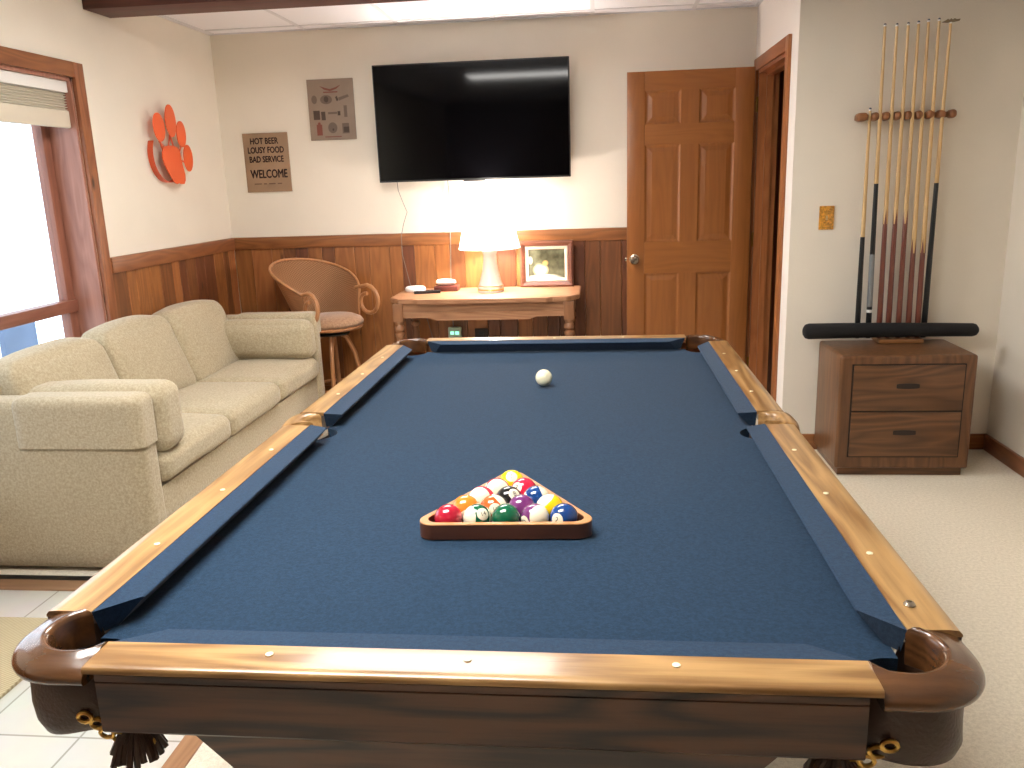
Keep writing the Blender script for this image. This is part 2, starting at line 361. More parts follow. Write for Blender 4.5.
# walls
b = nb(); box(b, XL-0.2, 2.4, YB, YB+0.12, 0, H); struct('wall_back', b, M['wall'])
WY0, WY1, WZ0, WZ1 = 0.95, 2.91, 0.42, 2.0     # window hole
b = nb()
box(b, XL-0.2, XL, YF, WY0, 0, H); box(b, XL-0.2, XL, WY1, YB, 0, H)
box(b, XL-0.2, XL, WY0, WY1, 0, WZ0); box(b, XL-0.2, XL, WY0, WY1, WZ1, H)
struct('wall_left', b, M['wall'])
b = nb(); box(b, XR, XR+0.12, YF, YB, 0, H); struct('wall_right', b, M['wall'])
b = nb(); box(b, XL-0.2, XR+0.12, YF-0.12, YF, 0, H); struct('wall_front', b, M['cedar'][1])  # unseen wall, given dark cedar to cut the fill light
b = nb(); box(b, XS+0.001, XR, YC-0.004, YC+0.11, 0, H); struct('wall_alcove', b, M['wall'])
# side wall with the doorway
DY0, DY1, DZ = 3.575, 4.385, 2.055
b = nb(); box(b, XS, XS+0.12, YC, DY0, 0, H); box(b, XS, XS+0.12, DY1, YB, 0, H); box(b, XS, XS+0.12, DY0, DY1, DZ, H)
struct('wall_doorway', b, M['wall_white'])
# hall behind the doorway
b = nb(); box(b, 2.0, 2.06, YC+0.11, YB, 0, H); box(b, XS+0.12, 2.0, YC+0.11, YC+0.13, 0, H)
for k in range(7):
    x = 1.28+k*0.11; box(b, x, x+0.106, YB-0.02, YB, 0, H, 0.003)
struct('wall_hall', b, M['cedar'][2])
# wainscot boards
def boards(a0, a1, axis, pos, sgn, z0, z1):
    b = nb(); a = a0
    while a < a1-0.01:
        w = random.choice([0.085, 0.1, 0.12, 0.14]); e = min(a1, a+w)
        mi = random.choice([0, 0, 1, 1, 2, 3])
        if axis == 'X': box(b, a+0.0008, e-0.0008, pos-0.016, pos, z0, z1, 0.003, 1, mi)
        else: box(b, pos, pos+0.016, a+0.0008, e-0.0008, z0, z1, 0.003, 1, mi)
        a = e
    return b
struct('trim_3', boards(XL+0.016, XS, 'X', YB, 1, 0.09, 1.07), M['cedar'], smooth=0)
struct('trim_4', boards(2.985, YB-0.016, 'Y', XL, 1, 0.09, 1.07), M['cedar'], smooth=0)
struct('trim_5', boards(-1.5, 0.87, 'Y', XL, 1, 0.09, 1.07), M['cedar'], smooth=0)
b = nb(); box(b, XL+0.03, XS, YB-0.03, YB, 1.06, 1.14, 0.004); struct('trim_6', b, M['cedar_x'])
b = nb(); box(b, XL, XL+0.03, 2.985, YB, 1.06, 1.14, 0.004); struct('trim_7', b, M['cedar_y'])
# baseboards
b = nb(); box(b, XL, XS, YB-0.03, YB, 0, 0.10, 0.004); struct('baseboard_back', b, M['cedar_x'])
b = nb(); box(b, XL, XL+0.03, YF, YB-0.03, 0, 0.10, 0.004); struct('baseboard_left', b, M['cedar_y'])
b = nb(); box(b, XS+0.02, XR-0.016, YC-0.016, YC, 0, 0.085, 0.003); struct('baseboard_alcove', b, M['cedar_x'])
b = nb(); box(b, XR-0.016, XR, YF, YC, 0, 0.085, 0.003); struct('baseboard_right', b, M['cedar_y'])
# beam
b = nb(); box(b, XL, XR, 3.09, 3.325, 2.335, H, 0.004); struct('trim_8', b, M['beam'])

# window
win = bpy.data.objects.new('window_1', None); C.objects.link(win); win['kind'] = 'structure'
b = nb()   # casing
box(b, XL, XL+0.022, WY1, WY1+0.075, WZ0-0.07, WZ1+0.07, 0.003)
struct('window_casing', b, M['cedar_z'], win)
b = nb(); box(b, XL, XL+0.022, WY0-0.075, WY1, WZ1, WZ1+0.07, 0.003); struct('window_casing', b, M['cedar_y'], win)
b = nb(); box(b, XL, XL+0.022, WY0-0.075, WY0, WZ0-0.07, WZ1, 0.003); struct('window_casing', b, M['cedar_z'], win)
b = nb(); box(b, XL-0.14, XL+0.04, WY0-0.075, WY1, WZ0-0.03, WZ0, 0.004); struct('window_sill', b, M['cedar_y'], win)
M['jamb'] = wood('jamb_pine', rgb(176, 124, 104), rgb(140, 90, 72), 'Z', rough=0.4, rings=0.25, knots=1, seed=14)
M['sash'] = wood('sash_wood', rgb(150, 96, 76), rgb(112, 66, 50), 'Y', rough=0.4, rings=0.2, seed=15)
M['sash_z'] = wood('sash_wood_z', rgb(156, 102, 82), rgb(118, 72, 56), 'Z', rough=0.4, rings=0.2, seed=15)
b = nb(); box(b, XL-0.2, XL, WY1-0.018, WY1, WZ0, WZ1); box(b, XL-0.2, XL, WY0, WY0+0.018, WZ0, WZ1); struct('window_jamb', b, M['jamb'], win)
b = nb(); box(b, XL-0.2, XL, WY0, WY1, WZ1-0.018, WZ1); struct('window_jamb', b, M['jamb'], win)
b = nb()   # stiles
for y0, y1 in ((WY1-0.078, WY1-0.018), (WY0+0.018, WY0+0.078)): box(b, XL-0.19, XL-0.14, y0, y1, WZ0, WZ1-0.018, 0.004)
struct('window_frame', b, M['sash_z'], win)
b = nb(); box(b, XL-0.19, XL-0.125, WY0+0.018, WY1-0.018, 0.885, 0.945, 0.008); box(b, XL-0.19, XL-0.14, WY0+0.078, WY1-0.078, WZ0, WZ0+0.06, 0.004)
box(b, XL-0.19, XL-0.14, WY0+0.078, WY1-0.078, WZ1-0.078, WZ1-0.018, 0.004); struct('window_frame', b, M['sash'], win)
b = nb(); box(b, XL-0.168, XL-0.162, WY0+0.078, WY1-0.078, WZ0+0.06, 0.885); struct('window_pane', b, M['glass'], win)
b = nb(); box(b, XL-0.168, XL-0.162, WY0+0.078, WY1-0.078, 0.945, WZ1-0.078); struct('window_pane', b, M['glass'], win)
# cellular shade, partly lowered
sh = thing('cellular_shade', 'off-white pleated cellular shade pulled down over the top of the window', 'window shade', (XL-0.034, 0, 0))
b = nb(); pts = []; z = 1.93; k = 0
while z > 1.845: pts.append((0.009 if k % 2 else -0.009, z)); z -= 0.006; k += 1
prof = pts+[(p[0]-0.003, p[1]) for p in pts[::-1]]
prism(b, prof, 'Y', WY0+0.022, WY1-0.021); obj('pleated_fabric', b, M['shade'], sh, 0)
b = nb(); box(b, -0.020, 0.020, WY0+0.02, WY1-0.019, 1.93, 1.982, 0.004); obj('head_rail', b, M['whiteplastic'], sh)
b = nb(); box(b, -0.013, 0.013, WY0+0.022, WY1-0.021, 1.768, 1.848, 0.006); obj('bottom_rail', b, mat('shade_rail', rgb(206, 196, 178), 0.6), sh)

# outside: pale deck, blue-grey wall and white posts seen, blown out, through the panes
b = nb(); box(b, -9, XL-0.25, -4, 9, -0.6, -0.5); struct('ground', b, mat('snowy_ground', rgb(235, 238, 242), 0.9))
b = nb(); box(b, -4.25, -4.2, 4.62, 4.99, -0.5, 0.57, 0.01)
tag(obj('privacy_panel', b, mat('panel_bluegrey', rgb(92, 108, 132), 0.8, noise_amt=0.15, nscale=3)), 'pale blue-grey panel outside, seen through the lower window pane', 'panel')

# ---------------------------------------------------------------- door and casing
dr = bpy.data.objects.new('door_1', None); C.objects.link(dr); dr['kind'] = 'structure'; dr.location = (0, 0, 0)
dx0, dx1, dy0, dy1, dz1 = 0.366, 1.128, 4.345, 4.380, 2.075
b = nb()
for x0, x1 in ((dx0, dx0+0.108), (dx1-0.112, dx1)): box(b, x0, x1, dy0, dy1, 0.012, dz1, 0.002)
box(b, (dx0+dx1)/2-0.054, (dx0+dx1)/2+0.054, dy0+0.0005, dy1, 0.25, 1.9655)
struct('door_stile', b, M['door'], dr)
b = nb()
for z0, z1 in ((1.965, dz1), (1.645, 1.765), (0.855, 1.05), (0.012, 0.25)): box(b, dx0+0.108, dx1-0.112, dy0+0.0003, dy1, z0, z1)
struct('door_rail', b, M['door_x'], dr)
for (z0, z1) in ((1.765, 1.965), (1.05, 1.645), (0.25, 0.855)):
    for (x0, x1) in ((dx0+0.108, (dx0+dx1)/2-0.054), ((dx0+dx1)/2+0.054, dx1-0.112)):
        b = nb()
        rings = []
        for ins, y in ((0, dy0+0.001), (0.010, dy0+0.008), (0.018, dy0+0.009), (0.045, dy0+0.004)):
            rings.append([(x0+ins, y, z0+ins), (x1-ins, y, z0+ins), (x1-ins, y, z1-ins), (x0+ins, y, z1-ins)])
        ring_loft(b, rings, True, False); t = b
        vs = [t.verts.new(p) for p in rings[-1]]; t.faces.new(vs)
        box(b, x0, x1, dy0+0.02, dy1-0.006, z0, z1)
        bmesh.ops.recalc_face_normals(b, faces=b.faces)
        struct('door_panel', b, M['door'], dr, smooth=0)
def knob(name, y, s):
    b = nb(); prof = [(0, 0), (0.032, 0), (0.032, 0.005), (0.013, 0.010), (0.011, 0.028), (0.02, 0.036), (0.028, 0.046), (0.029, 0.056), (0.022, 0.066), (0.0, 0.069)]
    lathe(b, prof, n=28, mtx=Matrix.Translation((0.413, y, 0.945)) @ Matrix.Rotation(PI/2*s, 4, 'X'))
    struct(name, b, M['silver'], dr)
knob('door_knob', dy0, 1); knob('door_knob', dy1, -1)
b = nb(); box(b, dx0-0.001, dx0+0.004, dy0+0.005, dy1-0.005, 0.90, 1.0, 0.001); box(b, dx0-0.014, dx0, dy0+0.012, dy1-0.012, 0.935, 0.955, 0.003)
struct('door_latch', b, M['silver'], dr)
for z in (1.86, 1.05, 0.25):
    b = nb(); lathe(b, [(0, 0), (0.007, 0), (0.007, 0.09), (0, 0.09)], (XS-0.006, dy1+0.0, z-0.045), 12); box(b, XS, XS+0.03, dy1-0.0, dy1+0.004, z-0.045, z+0.045)
    struct('door_hinge', b, M['brass'], dr)
M['casing'] = wood('casing_fir', rgb(170, 108, 62), rgb(138, 82, 45), 'Z', rough=0.38, rings=0.25, seed=18)
M['casing_y'] = wood('casing_fir_y', rgb(158, 96, 58), rgb(128, 74, 44), 'Y', rough=0.38, rings=0.25, seed=19)
b = nb()
box(b, XS-0.018, XS, DY0-0.07, DY0, 0, DZ+0.07, 0.003); box(b, XS-0.018, XS, DY1, DY1+0.07, 0, DZ+0.07, 0.003)
box(b, XS, XS+0.12, DY0, DY0+0.018, 0, DZ); box(b, XS, XS+0.12, DY1-0.018, DY1, 0, DZ)
box(b, XS+0.045, XS+0.085, DY1-0.032, DY1-0.018, 0, DZ); box(b, XS+0.045, XS+0.085, DY0+0.018, DY0+0.03, 0, DZ)
struct('door_casing', b, M['casing'], dr)
b = nb(); box(b, XS-0.018, XS, DY0, DY1, DZ, DZ+0.07, 0.003); box(b, XS, XS+0.12, DY0+0.018, DY1-0.018, DZ-0.018, DZ); box(b, XS+0.045, XS+0.085, DY0+0.018, DY1-0.032, DZ-0.032, DZ-0.018)
struct('door_casing', b, M['casing_y'], dr)
b = nb(); tube(b, [(1.42, 4.42, 0.86), (1.5, 4.42, 0.86), (1.95, 4.42, 0.9)], 0.02, 12); box(b, 1.50, 1.52, 4.43, 4.48, 0.84, 0.87)
tag(obj('handrail', b, M['casing_y']), 'short wooden handrail in the dark hall beyond the open door', 'handrail')

# ---------------------------------------------------------------- pool table  (local origin under table centre)
TY = 1.1175
HW, HL, ZB, ZN, ZR = 0.559, 1.1175, 0.775, 0.8115, 0.820
pt = thing('pool_table', 'large oak pool table with navy blue cloth in the middle of the room', 'pool table', (0, TY, 0))
# bed with pocket cut-outs
def arc(cx, cy, r, a0, a1, n=14):
    return [(cx+r*math.cos(math.radians(a0+(a1-a0)*i/n)), cy+r*math.sin(math.radians(a0+(a1-a0)*i/n))) for i in range(n+1)]
BX, BY = 0.600, 1.158
cr, cc = 0.060, 0.028
def a_of(dx, dy): return math.degrees(math.atan2(dy, dx))
kx = math.sqrt(cr**2-(BX-(HW+cc))**2); ky = math.sqrt(cr**2-(BY-(HL+cc))**2)
outl = []
def corner(sx, sy):
    cx, cy = sx*(HW+cc), sy*(HL+cc)
    p1 = (sx*BX, cy-sy*kx); p2 = (cx-sx*ky, sy*BY)
    a1 = a_of(p1[0]-cx, p1[1]-cy); a2 = a_of(p2[0]-cx, p2[1]-cy)
    # go through the inward diagonal
    ad = a_of(-sx, -sy)
    def near(a, ref):
        while a-ref > 180: a -= 360
        while a-ref < -180: a += 360
        return a
    a1 = near(a1, ad); a2 = near(a2, ad)
    return arc(cx, cy, cr, a1, a2)
def sidep(sx):
    cx = sx*0.612; r = 0.056; k = math.sqrt(r*r-(0.612-BX)**2)
    a = a_of(0.612-BX, k)  # from +x
    if sx > 0: return arc(cx, 0, r, -180+math.degrees(math.asin(k/r)), -180-math.degrees(math.asin(k/r)), 14)
    return arc(cx, 0, r, math.degrees(math.asin(k/r)), -math.degrees(math.asin(k/r)), 14)
sp = sidep(1)
if sp[0][1] > sp[-1][1]: sp = sp[::-1]
outl += sp + corner(1, 1) + corner(-1, 1)[::-1]
sp = sidep(-1)
if sp[0][1] < sp[-1][1]: sp = sp[::-1]
outl += sp + corner(-1, -1) + corner(1, -1)[::-1]
b = nb(); prism(b, outl, 'Z', ZB-0.028, ZB); obj('playing_bed', b, M['felt'], pt, 30)
M['slate'] = mat('slate_edge', rgb(200, 194, 184), 0.7)
# cushions: profile (distance outward from nose, z)
def cushion(axis, s, a0, a1, cut0, cut1):
    """runs along axis from a0 to a1 (nose); back end extends by cut"""
    prof = [(0.0, ZN), (0.002, ZN+0.0025), (0.050, ZR-0.001), (0.050, ZB+0.0005), (0.034, ZB+0.0005), (0.004, ZN-0.003)]
    off = HW if axis == 'Y' else HL
    n = 2; rings = []
    for i in range(n):
        f = i
        ring = []
        for d, z in prof:
            q = min(1, d/0.050)
            lo = 0.016*max(0.0, (ZN-z)/(ZN-ZB))
            a = (a0-cut0*q+lo) if f == 0 else (a1+cut1*q-lo)
            ring.append((s*(off+d), a, z) if axis == 'Y' else (a, s*(off+d), z))
        rings.append(ring)
    b = nb(); ring_loft(b, rings, True, True); return b
e, ct = 0.098, 0.066
for s in (-1, 1):
    obj('cushion', cushion('Y', s, -HL+e, -0.066, ct, 0.010), M['felt_c'], pt, 30)
    obj('cushion', cushion('Y', s, 0.066, HL-e, 0.010, ct), M['felt_c'], pt, 30)
    obj('cushion', cushion('X', s, -HW+e, HW-e, ct, ct), M['felt_c'], pt, 30)
# wooden top rails
RX0, RX1 = HW+0.050, 0.702
rprof = [(0.0, ZR), (0.055, ZR+0.0010), (0.068, ZR-0.0002), (0.0745, ZR-0.003), (0.0775, ZR-0.008), (0.0775, ZR-0.014), (0.0, ZR-0.014)]
rprof_end = [(0.0, ZR), (0.055, ZR+0.0008), (0.066, ZR), (0.0675, ZR-0.0012), (0.0692, ZR-0.004), (0.0695, ZR-0.009), (0.0, ZR-0.009)]
rprof = [(0.0, ZR), (0.055, ZR+0.0010), (0.070, ZR-0.0002), (0.072, ZR-0.002), (0.0752, ZR-0.006), (0.0757, ZR-0.010), (0.0, ZR-0.010)]
def rail(axis, s, a0, a1):
    off = (HW if axis == 'Y' else HL)+0.0505; rings = []
    for a in (a0, a1): rings.append([(s*(off+d), a, z) if axis == 'Y' else (a, s*(off+d), z) for d, z in (rprof if axis == 'Y' else rprof_end)])
    b = nb(); ring_loft(b, rings, True, True); return b
for s in (-1, 1):
    obj('top_rail', rail('Y', s, -HL+0.032, -0.066), M['oak_y'], pt, 50)
    obj('top_rail', rail('Y', s, 0.066, HL-0.032), M['oak_y'], pt, 50)
    obj('top_rail', rail('X', s, -HW+0.028, HW-0.028), M['oak_x'], pt, 50)
# sights
SD = 0.0745
def sight(x, y):
    b = nb(); lathe(b, [(0, 0), (0.0055, 0), (0.0055, 0.0013), (0.0045, 0.0017), (0, 0.0018)], (x, y, ZR+0.0007), 16); obj('rail_sight', b, M['pearl'], pt)
for s in (-1, 1):
    for k in (1, 2, 3, 5, 6, 7): sight(s*(HW+SD), -HL+k*2*HL/8)
    for k in (-1, 0, 1): sight(k*HW/2, s*(HL+SD))
b = nb(); lathe(b, [(0, 0), (0.008, 0.0), (0.009, 0.002), (0.006, 0.006), (0.003, 0.0065), (0.003, 0.004), (0, 0.004)], (0.636, 0.101-TY, ZR+0.001), 14)
tag(obj('rail_screw', b, M['silver'], pt), 'raised metal screw head')
# aprons
def apron(axis, s, a0, a1):
    off = (HW if axis == 'Y' else HL)
    k = 0.1192 if axis == 'X' else 0.1252
    prof = [(0.106, ZR-0.0105), (k, ZR-0.0105), (k, ZR-0.020), (k-0.002, ZR-0.0215), (k, ZR-0.023), (k, 0.722), (k-0.004, 0.717), (0.106, 0.717)]
    rings = []
    for a in (a0, a1): rings.append([(s*(off+d), a, z) if axis == 'Y' else (a, s*(off+d), z) for d, z in prof])
    b = nb(); ring_loft(b, rings, True, True); return b
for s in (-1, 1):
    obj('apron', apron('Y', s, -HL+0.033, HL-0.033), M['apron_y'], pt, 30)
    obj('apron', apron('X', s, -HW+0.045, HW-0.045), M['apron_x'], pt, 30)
# corner castings
def corner_path(n=26):
    """in local corner frame: corner of noses at (0,0), table interior toward (+,+) ; returns inner, outer points"""
    inn = []; out = []
    # start on the end rail (x=0.028) -> around -> side rail (y=0.032)
    ci = Vector((-0.014, -0.014)); ri = 0.064
    inner_raw = [Vector((0.028, -0.0505))] + [ci+ri*Vector((math.cos(math.radians(a)), math.sin(math.radians(a)))) for a in [-62-(146)*i/14 for i in range(15)]] + [Vector((-0.0505, 0.032))]
    co = Vector((-0.021, -0.021)); ro = 0.101
    outer_raw = [Vector((0.028, -0.123))] + [co+Vector((0.1055*math.cos(math.radians(a)), ro*math.sin(math.radians(a)))) for a in [-90-90*i/14 for i in range(15)]] + [Vector((-0.1265, 0.032))]
    def resample(P, n):
        L = [0]
        for a, b in zip(P, P[1:]): L.append(L[-1]+(b-a).length)
        R = []
        for i in range(n):
            t = L[-1]*i/(n-1)
            for j in range(len(P)-1):
                if t <= L[j+1]+1e-9:
                    f = (t-L[j])/max(1e-9, L[j+1]-L[j]); R.append(P[j].lerp(P[j+1], f)); break
        return R
    return resample(inner_raw, n), resample(outer_raw, n)
CI, CO = corner_path()
def casting(sx, sy):
    b = nb(); rings = []
    for i, (pi, po) in enumerate(zip(CI, CO)):
        w = po-pi
        prof = [(0.06, 0.768), (0.0, 0.766), (-0.03, ZR-0.006), (0.02, ZR+0.001), (0.12, ZR+0.0045), (0.22, ZR+0.004), (0.32, ZR+0.001), (0.55, ZR-0.001), (0.78, ZR-0.006), (0.92, ZR-0.011), (0.985, ZR-0.017), (1.0, ZR-0.022), (0.97, ZR-0.027), (0.88, ZR-0.029), (0.30, 0.790)]
        rings.append([(sx*(HW-(pi.x+w.x*f)), sy*(HL-(pi.y+w.y*f)), z) for f, z in prof])
    # frame flips: interior is toward table centre
    ring_loft(b, rings, True, True); return b
# local corner frame: +x,+y points INTO the table, so outer = negative -> position = s*(HW - p)
for sx in (-1, 1):
    for sy in (-1, 1):
        obj('corner_casting', casting(sx, sy), M['casting'], pt, 50)
        # leather pocket bucket
        b = nb(); rings = []
        N = 48
        cx, cy = sx*(HW+0.020), sy*(HL+0.022)
        for fz, rr in ((0.789, 0.080), (0.765, 0.084), (0.74, 0.086), (0.715, 0.086), (0.700, 0.080), (0.691, 0.064), (0.690, 0.030), (0.690, 0.001)):
            ring = []
            for k in range(N):
                a = 2*PI*k/N; wv = 1+0.02*math.sin(5*a+fz*60)
                px_, py_ = cx+rr*wv*math.cos(a), cy+rr*wv*math.sin(a)
                lim = 0.746 if (sx*px_ < BX+0.003 and sy*py_ < BY+0.003) else 9
                ring.append((px_, py_, min(fz, lim-0.02*(0.789-fz))+(0.004*math.sin(3*a+sx) if fz < 0.71 else 0)))
            rings.append(ring)
        rings2 = [[((p[0]-cx)*0.93+cx, (p[1]-cy)*0.93+cy, p[2]+0.004) for p in r] for r in rings][::-1]
        ring_loft(b, rings, True, False); pk = obj('leather_pocket', b, M['leather'], pt, 70)
        b = nb(); ring_loft(b, rings2, True, False)
        obj('lining', b, M['leather'] if sy < 0 else M['leather_in'], pk, 70)  # near linings use the dark leather to imitate shade inside them
        # gold cord and tassel hanging from the pocket
        b = nb()
        for k in range(7):
            f = k/6; x = sx*(HW-0.012-0.075*f); y = sy*(HL+0.106-0.02*f); z = 0.733-0.052*math.sin(f*PI*0.55)
            n = 12; tube(b, [(x+0.010*math.cos(2*PI*i/n), y+0.004*(k % 2), z+0.0075*math.sin(2*PI*i/n)) for i in range(n)], 0.0032, 6, True)
        obj('gold_chain', b, M['gold'], pk)
        b = nb(); tx, ty = sx*(HW-0.070), sy*(HL+0.082)
        lathe(b, [(0, 0.724), (0.016, 0.722), (0.020, 0.712), (0.014, 0.703), (0, 0.702)], (tx, ty, 0), 14)
        for k in range(22):
            a = 2*PI*k/22; r0, r1 = 0.010, 0.034+0.004*math.sin(k*2.3)
            tube(b, [(tx+r0*math.cos(a), ty+r0*math.sin(a), 0.706), (tx+0.024*math.cos(a), ty+0.024*math.sin(a), 0.69), (tx+r1*math.cos(a), ty+r1*math.sin(a), 0.66+0.004*math.sin(k*1.7))], [0.003, 0.0045, 0.005], 5)
        obj('tassel', b, M['leather'], pk)
# side pocket castings
for s in (-1, 1):
    b = nb(); rings = []
    n = 21
    for i in range(n):
        a = PI*i/(n-1)-PI/2
        ui, vi = max(0, math.cos(a))*0.042, math.sin(a)*0.036
        uo, vo = (max(0, math.cos(a))**0.45)*0.016+0.078, math.sin(a)*0.066
        prof = [(0, 0.76), (0, ZR-0.003), (0.1, ZR+0.0035), (0.5, ZR+0.004), (0.8, ZR-0.001), (0.95, ZR-0.010), (1, ZR-0.022), (0.93, ZR-0.034), (0.5, 0.78)]
        rings.append([(s*(RX0+ui+(uo-ui)*f), vi+(vo-vi)*f, z) for f, z in prof])
    ring_loft(b, rings, True, True); obj('side_casting', b, M['oak_y'], pt, 50)
    b = nb(); rings = []
    for z, r in ((0.772, 0.064), (0.73, 0.064), (0.70, 0.050), (0.69, 0.02), (0.69, 0.001)):
        rings.append([(s*0.640+r*0.92*math.cos(2*PI*k/20), r*math.sin(2*PI*k/20), z) for k in range(20)])
    ring_loft(b, rings, True, False); pk = obj('leather_pocket', b, M['leather'], pt, 70)
    b = nb(); ring_loft(b, [[((p[0]-s*0.64)*0.95+s*0.64, p[1]*0.95, p[2]+0.003) for p in r] for r in rings][::-1], True, False); obj('lining', b, mat('side_lining', rgb(206, 198, 186), 0.7), pk, 70)
# cabinet body under the apron and four legs
b = nb()
rings = []
for z, hx, hy in ((0.745, 0.66, 1.21), (0.728, 0.66, 1.21), (0.73, 0.47, 1.165), (0.717, 0.47, 1.165), (0.65, 0.415, 1.157), (0.56, 0.335, 1.150), (0.50, 0.32, 1.10)):
    rings.append([(-hx, -hy, z), (hx, -hy, z), (hx, hy, z), (-hx, hy, z)])
rings = rings[2:]
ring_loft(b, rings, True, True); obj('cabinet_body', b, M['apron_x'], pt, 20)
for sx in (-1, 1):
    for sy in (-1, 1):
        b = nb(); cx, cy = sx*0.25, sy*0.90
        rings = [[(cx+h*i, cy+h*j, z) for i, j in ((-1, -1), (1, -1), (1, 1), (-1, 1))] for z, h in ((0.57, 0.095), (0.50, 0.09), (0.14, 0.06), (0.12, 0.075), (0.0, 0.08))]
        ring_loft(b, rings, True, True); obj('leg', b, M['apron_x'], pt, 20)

# ---------------------------------------------------------------- balls and rack
BR = 0.028575
def ball_mat(name, col, stripe_axis=None, num_dir=None):
    m, nt, bs = newmat(name); N = nt.nodes.new; L = nt.links.new
    bs.inputs['Roughness'].default_value = 0.12; bs.inputs['Coat Weight'].default_value = 0.6; bs.inputs['Coat Roughness'].default_value = 0.03
    cream = rgb(238, 229, 204)
    tc = N('ShaderNodeTexCoord'); nm = N('ShaderNodeVectorMath'); nm.operation = 'NORMALIZE'; L(tc.outputs['Object'], nm.inputs[0])
    def dotn(v):
        d = N('ShaderNodeVectorMath'); d.operation = 'DOT_PRODUCT'; d.inputs[1].default_value = v; L(nm.outputs[0], d.inputs[0]); return d.outputs['Value']
    fac = None
    cur = None
    if stripe_axis:
        a = N('ShaderNodeMath'); a.operation = 'ABSOLUTE'; L(dotn(stripe_axis), a.inputs[0])
        g = N('ShaderNodeMath'); g.operation = 'GREATER_THAN'; g.inputs[1].default_value = 0.52; L(a.outputs[0], g.inputs[0]); cur = g.outputs[0]
    if num_dir:
        g2 = N('ShaderNodeMath'); g2.operation = 'GREATER_THAN'; g2.inputs[1].default_value = 0.9; L(dotn(num_dir), g2.inputs[0])
        if cur:
            mx = N('ShaderNodeMath'); mx.operation = 'MAXIMUM'; L(cur, mx.inputs[0]); L(g2.outputs[0], mx.inputs[1]); cur = mx.outputs[0]
        else: cur = g2.outputs[0]
    if cur:
        mix = N('ShaderNodeMix'); mix.data_type = 'RGBA'; mix.inputs[6].default_value = col; mix.inputs[7].default_value = cream
        L(cur, mix.inputs[0]); L(mix.outputs[2], bs.inputs['Base Color'])
    else: bs.inputs['Base Color'].default_value = col
    return m
sph = nb(); bmesh.ops.create_uvsphere(sph, u_segments=40, v_segments=24, radius=BR)
me0 = bpy.data.meshes.new('ball'); sph.to_mesh(me0); sph.free(); me0.polygons.foreach_set('use_smooth', [True]*len(me0.polygons))
ink = mat('ball_ink', rgb(20, 20, 22), 0.3)
CAMP = Vector((0.18, -1.078, 1.45))
def make_ball(n, col, pos, label, axis=None, d=None):
    """axis / d: direction of stripe pole / number circle as (right, up, towards the near end) seen from the near end"""
    me = me0.copy(); o = bpy.data.objects.new('billiard_ball', me); C.objects.link(o); o.location = pos
    F = (CAMP-Vector(pos)).normalized(); Rr = Vector((0, 0, 1)).cross(F).normalized(); Uu = F.cross(Rr)
    conv = lambda q: (Rr*q[0]+Uu*q[1]+F*q[2]).normalized()
    A = conv(axis) if axis else None
    D = conv(d) if d else None
    if A and D: D = (D-A*D.dot(A)).normalized()
    me.materials.append(ball_mat('ball_%d' % n, col, tuple(A) if A else None, tuple(D) if D else None))
    tag(o, label, 'billiard ball', 'racked pool balls' if n else None)
    if D:
        t = text_bm(str(n), 0.0155 if n < 10 else 0.0125)
        bmesh.ops.triangulate(t, faces=t.faces); bmesh.ops.subdivide_edges(t, edges=[e for e in t.edges if e.calc_length() > 0.003], cuts=1)
        up = Vector((0, 0, 1))
        if abs(D.z) > 0.95: up = Vector((0, 1, 0))
        R = up.cross(D).normalized(); U = D.cross(R)
        # stay readable from the near side
        for v in t.verts:
            p = D*BR+R*v.co.x+U*v.co.y; v.co = p.normalized()*(BR*1.004)
        bmesh.ops.recalc_face_normals(t, faces=t.faces)
        obj('number', t, ink, o, 0)
    return o
Y_, B_, R_, P_, O_, G_, MR, K_ = rgb(246, 204, 20), rgb(20, 62, 124), rgb(214, 36, 66), rgb(108, 44, 104), rgb(238, 128, 40), rgb(14, 92, 62), rgb(178, 26, 50), rgb(14, 12, 12)
ZC = ZB+BR+0.0002
y5 = 0.458; sx_ = -0.0045
def rp(row, k):
    u, v, a = (k-(row-1)/2)*2*BR*1.003, (5-row)*BR*1.737, math.radians(2.4)
    return (sx_+u*math.cos(a)-v*math.sin(a), y5+u*math.sin(a)+v*math.cos(a), ZC)
make_ball(1, Y_, rp(1, 0), 'yellow solid ball with number 1 at the far apex of the triangle', None, (0.0, 0.5, 0.85))
make_ball(15, MR, rp(2, 0), 'white and maroon striped ball just behind and left of the black ball', (0.05, 0.1, 0.99), (-0.9, 0.3, -0.1))
make_ball(3, R_, rp(2, 1), 'crimson solid ball at the right of the second row', None, (-0.55, 0.25, 0.78))
make_ball(11, R_, rp(3, 0), 'white and red striped ball touching the left edge of the triangle', (-0.35, 0.1, 0.93), (0.9, -0.4, 0.3))
make_ball(8, K_, rp(3, 1), 'black ball with white number circle in the middle of the rack', None, (0.42, 0.40, 0.81))
make_ball(10, B_, rp(3, 2), 'blue striped ball behind the yellow striped ball', (-0.92, -0.38, 0.0), (0.0, 0.3, -0.9))
make_ball(5, O_, rp(4, 0), 'orange solid ball between the maroon ball and the left rail of the triangle', None, (0.05, -0.5, 0.86))
make_ball(13, rgb(236, 92, 34), rp(4, 1), 'orange and white striped ball behind the green striped one', (0.75, 0.6, -0.05), (0.05, -0.12, 0.99))
make_ball(4, P_, rp(4, 2), 'solid purple ball behind the gap between green and purple-striped balls', None, (0.2, -0.5, -0.8))
make_ball(9, Y_, rp(4, 3), 'yellow ball with broad stripe near the right edge of the triangle', (-0.62, 0.70, 0.22), (0.5, 0.3, -0.8))
make_ball(7, MR, rp(5, 0), 'solid maroon ball in the front left corner of the triangle', None, (-0.2, -0.3, -0.9))
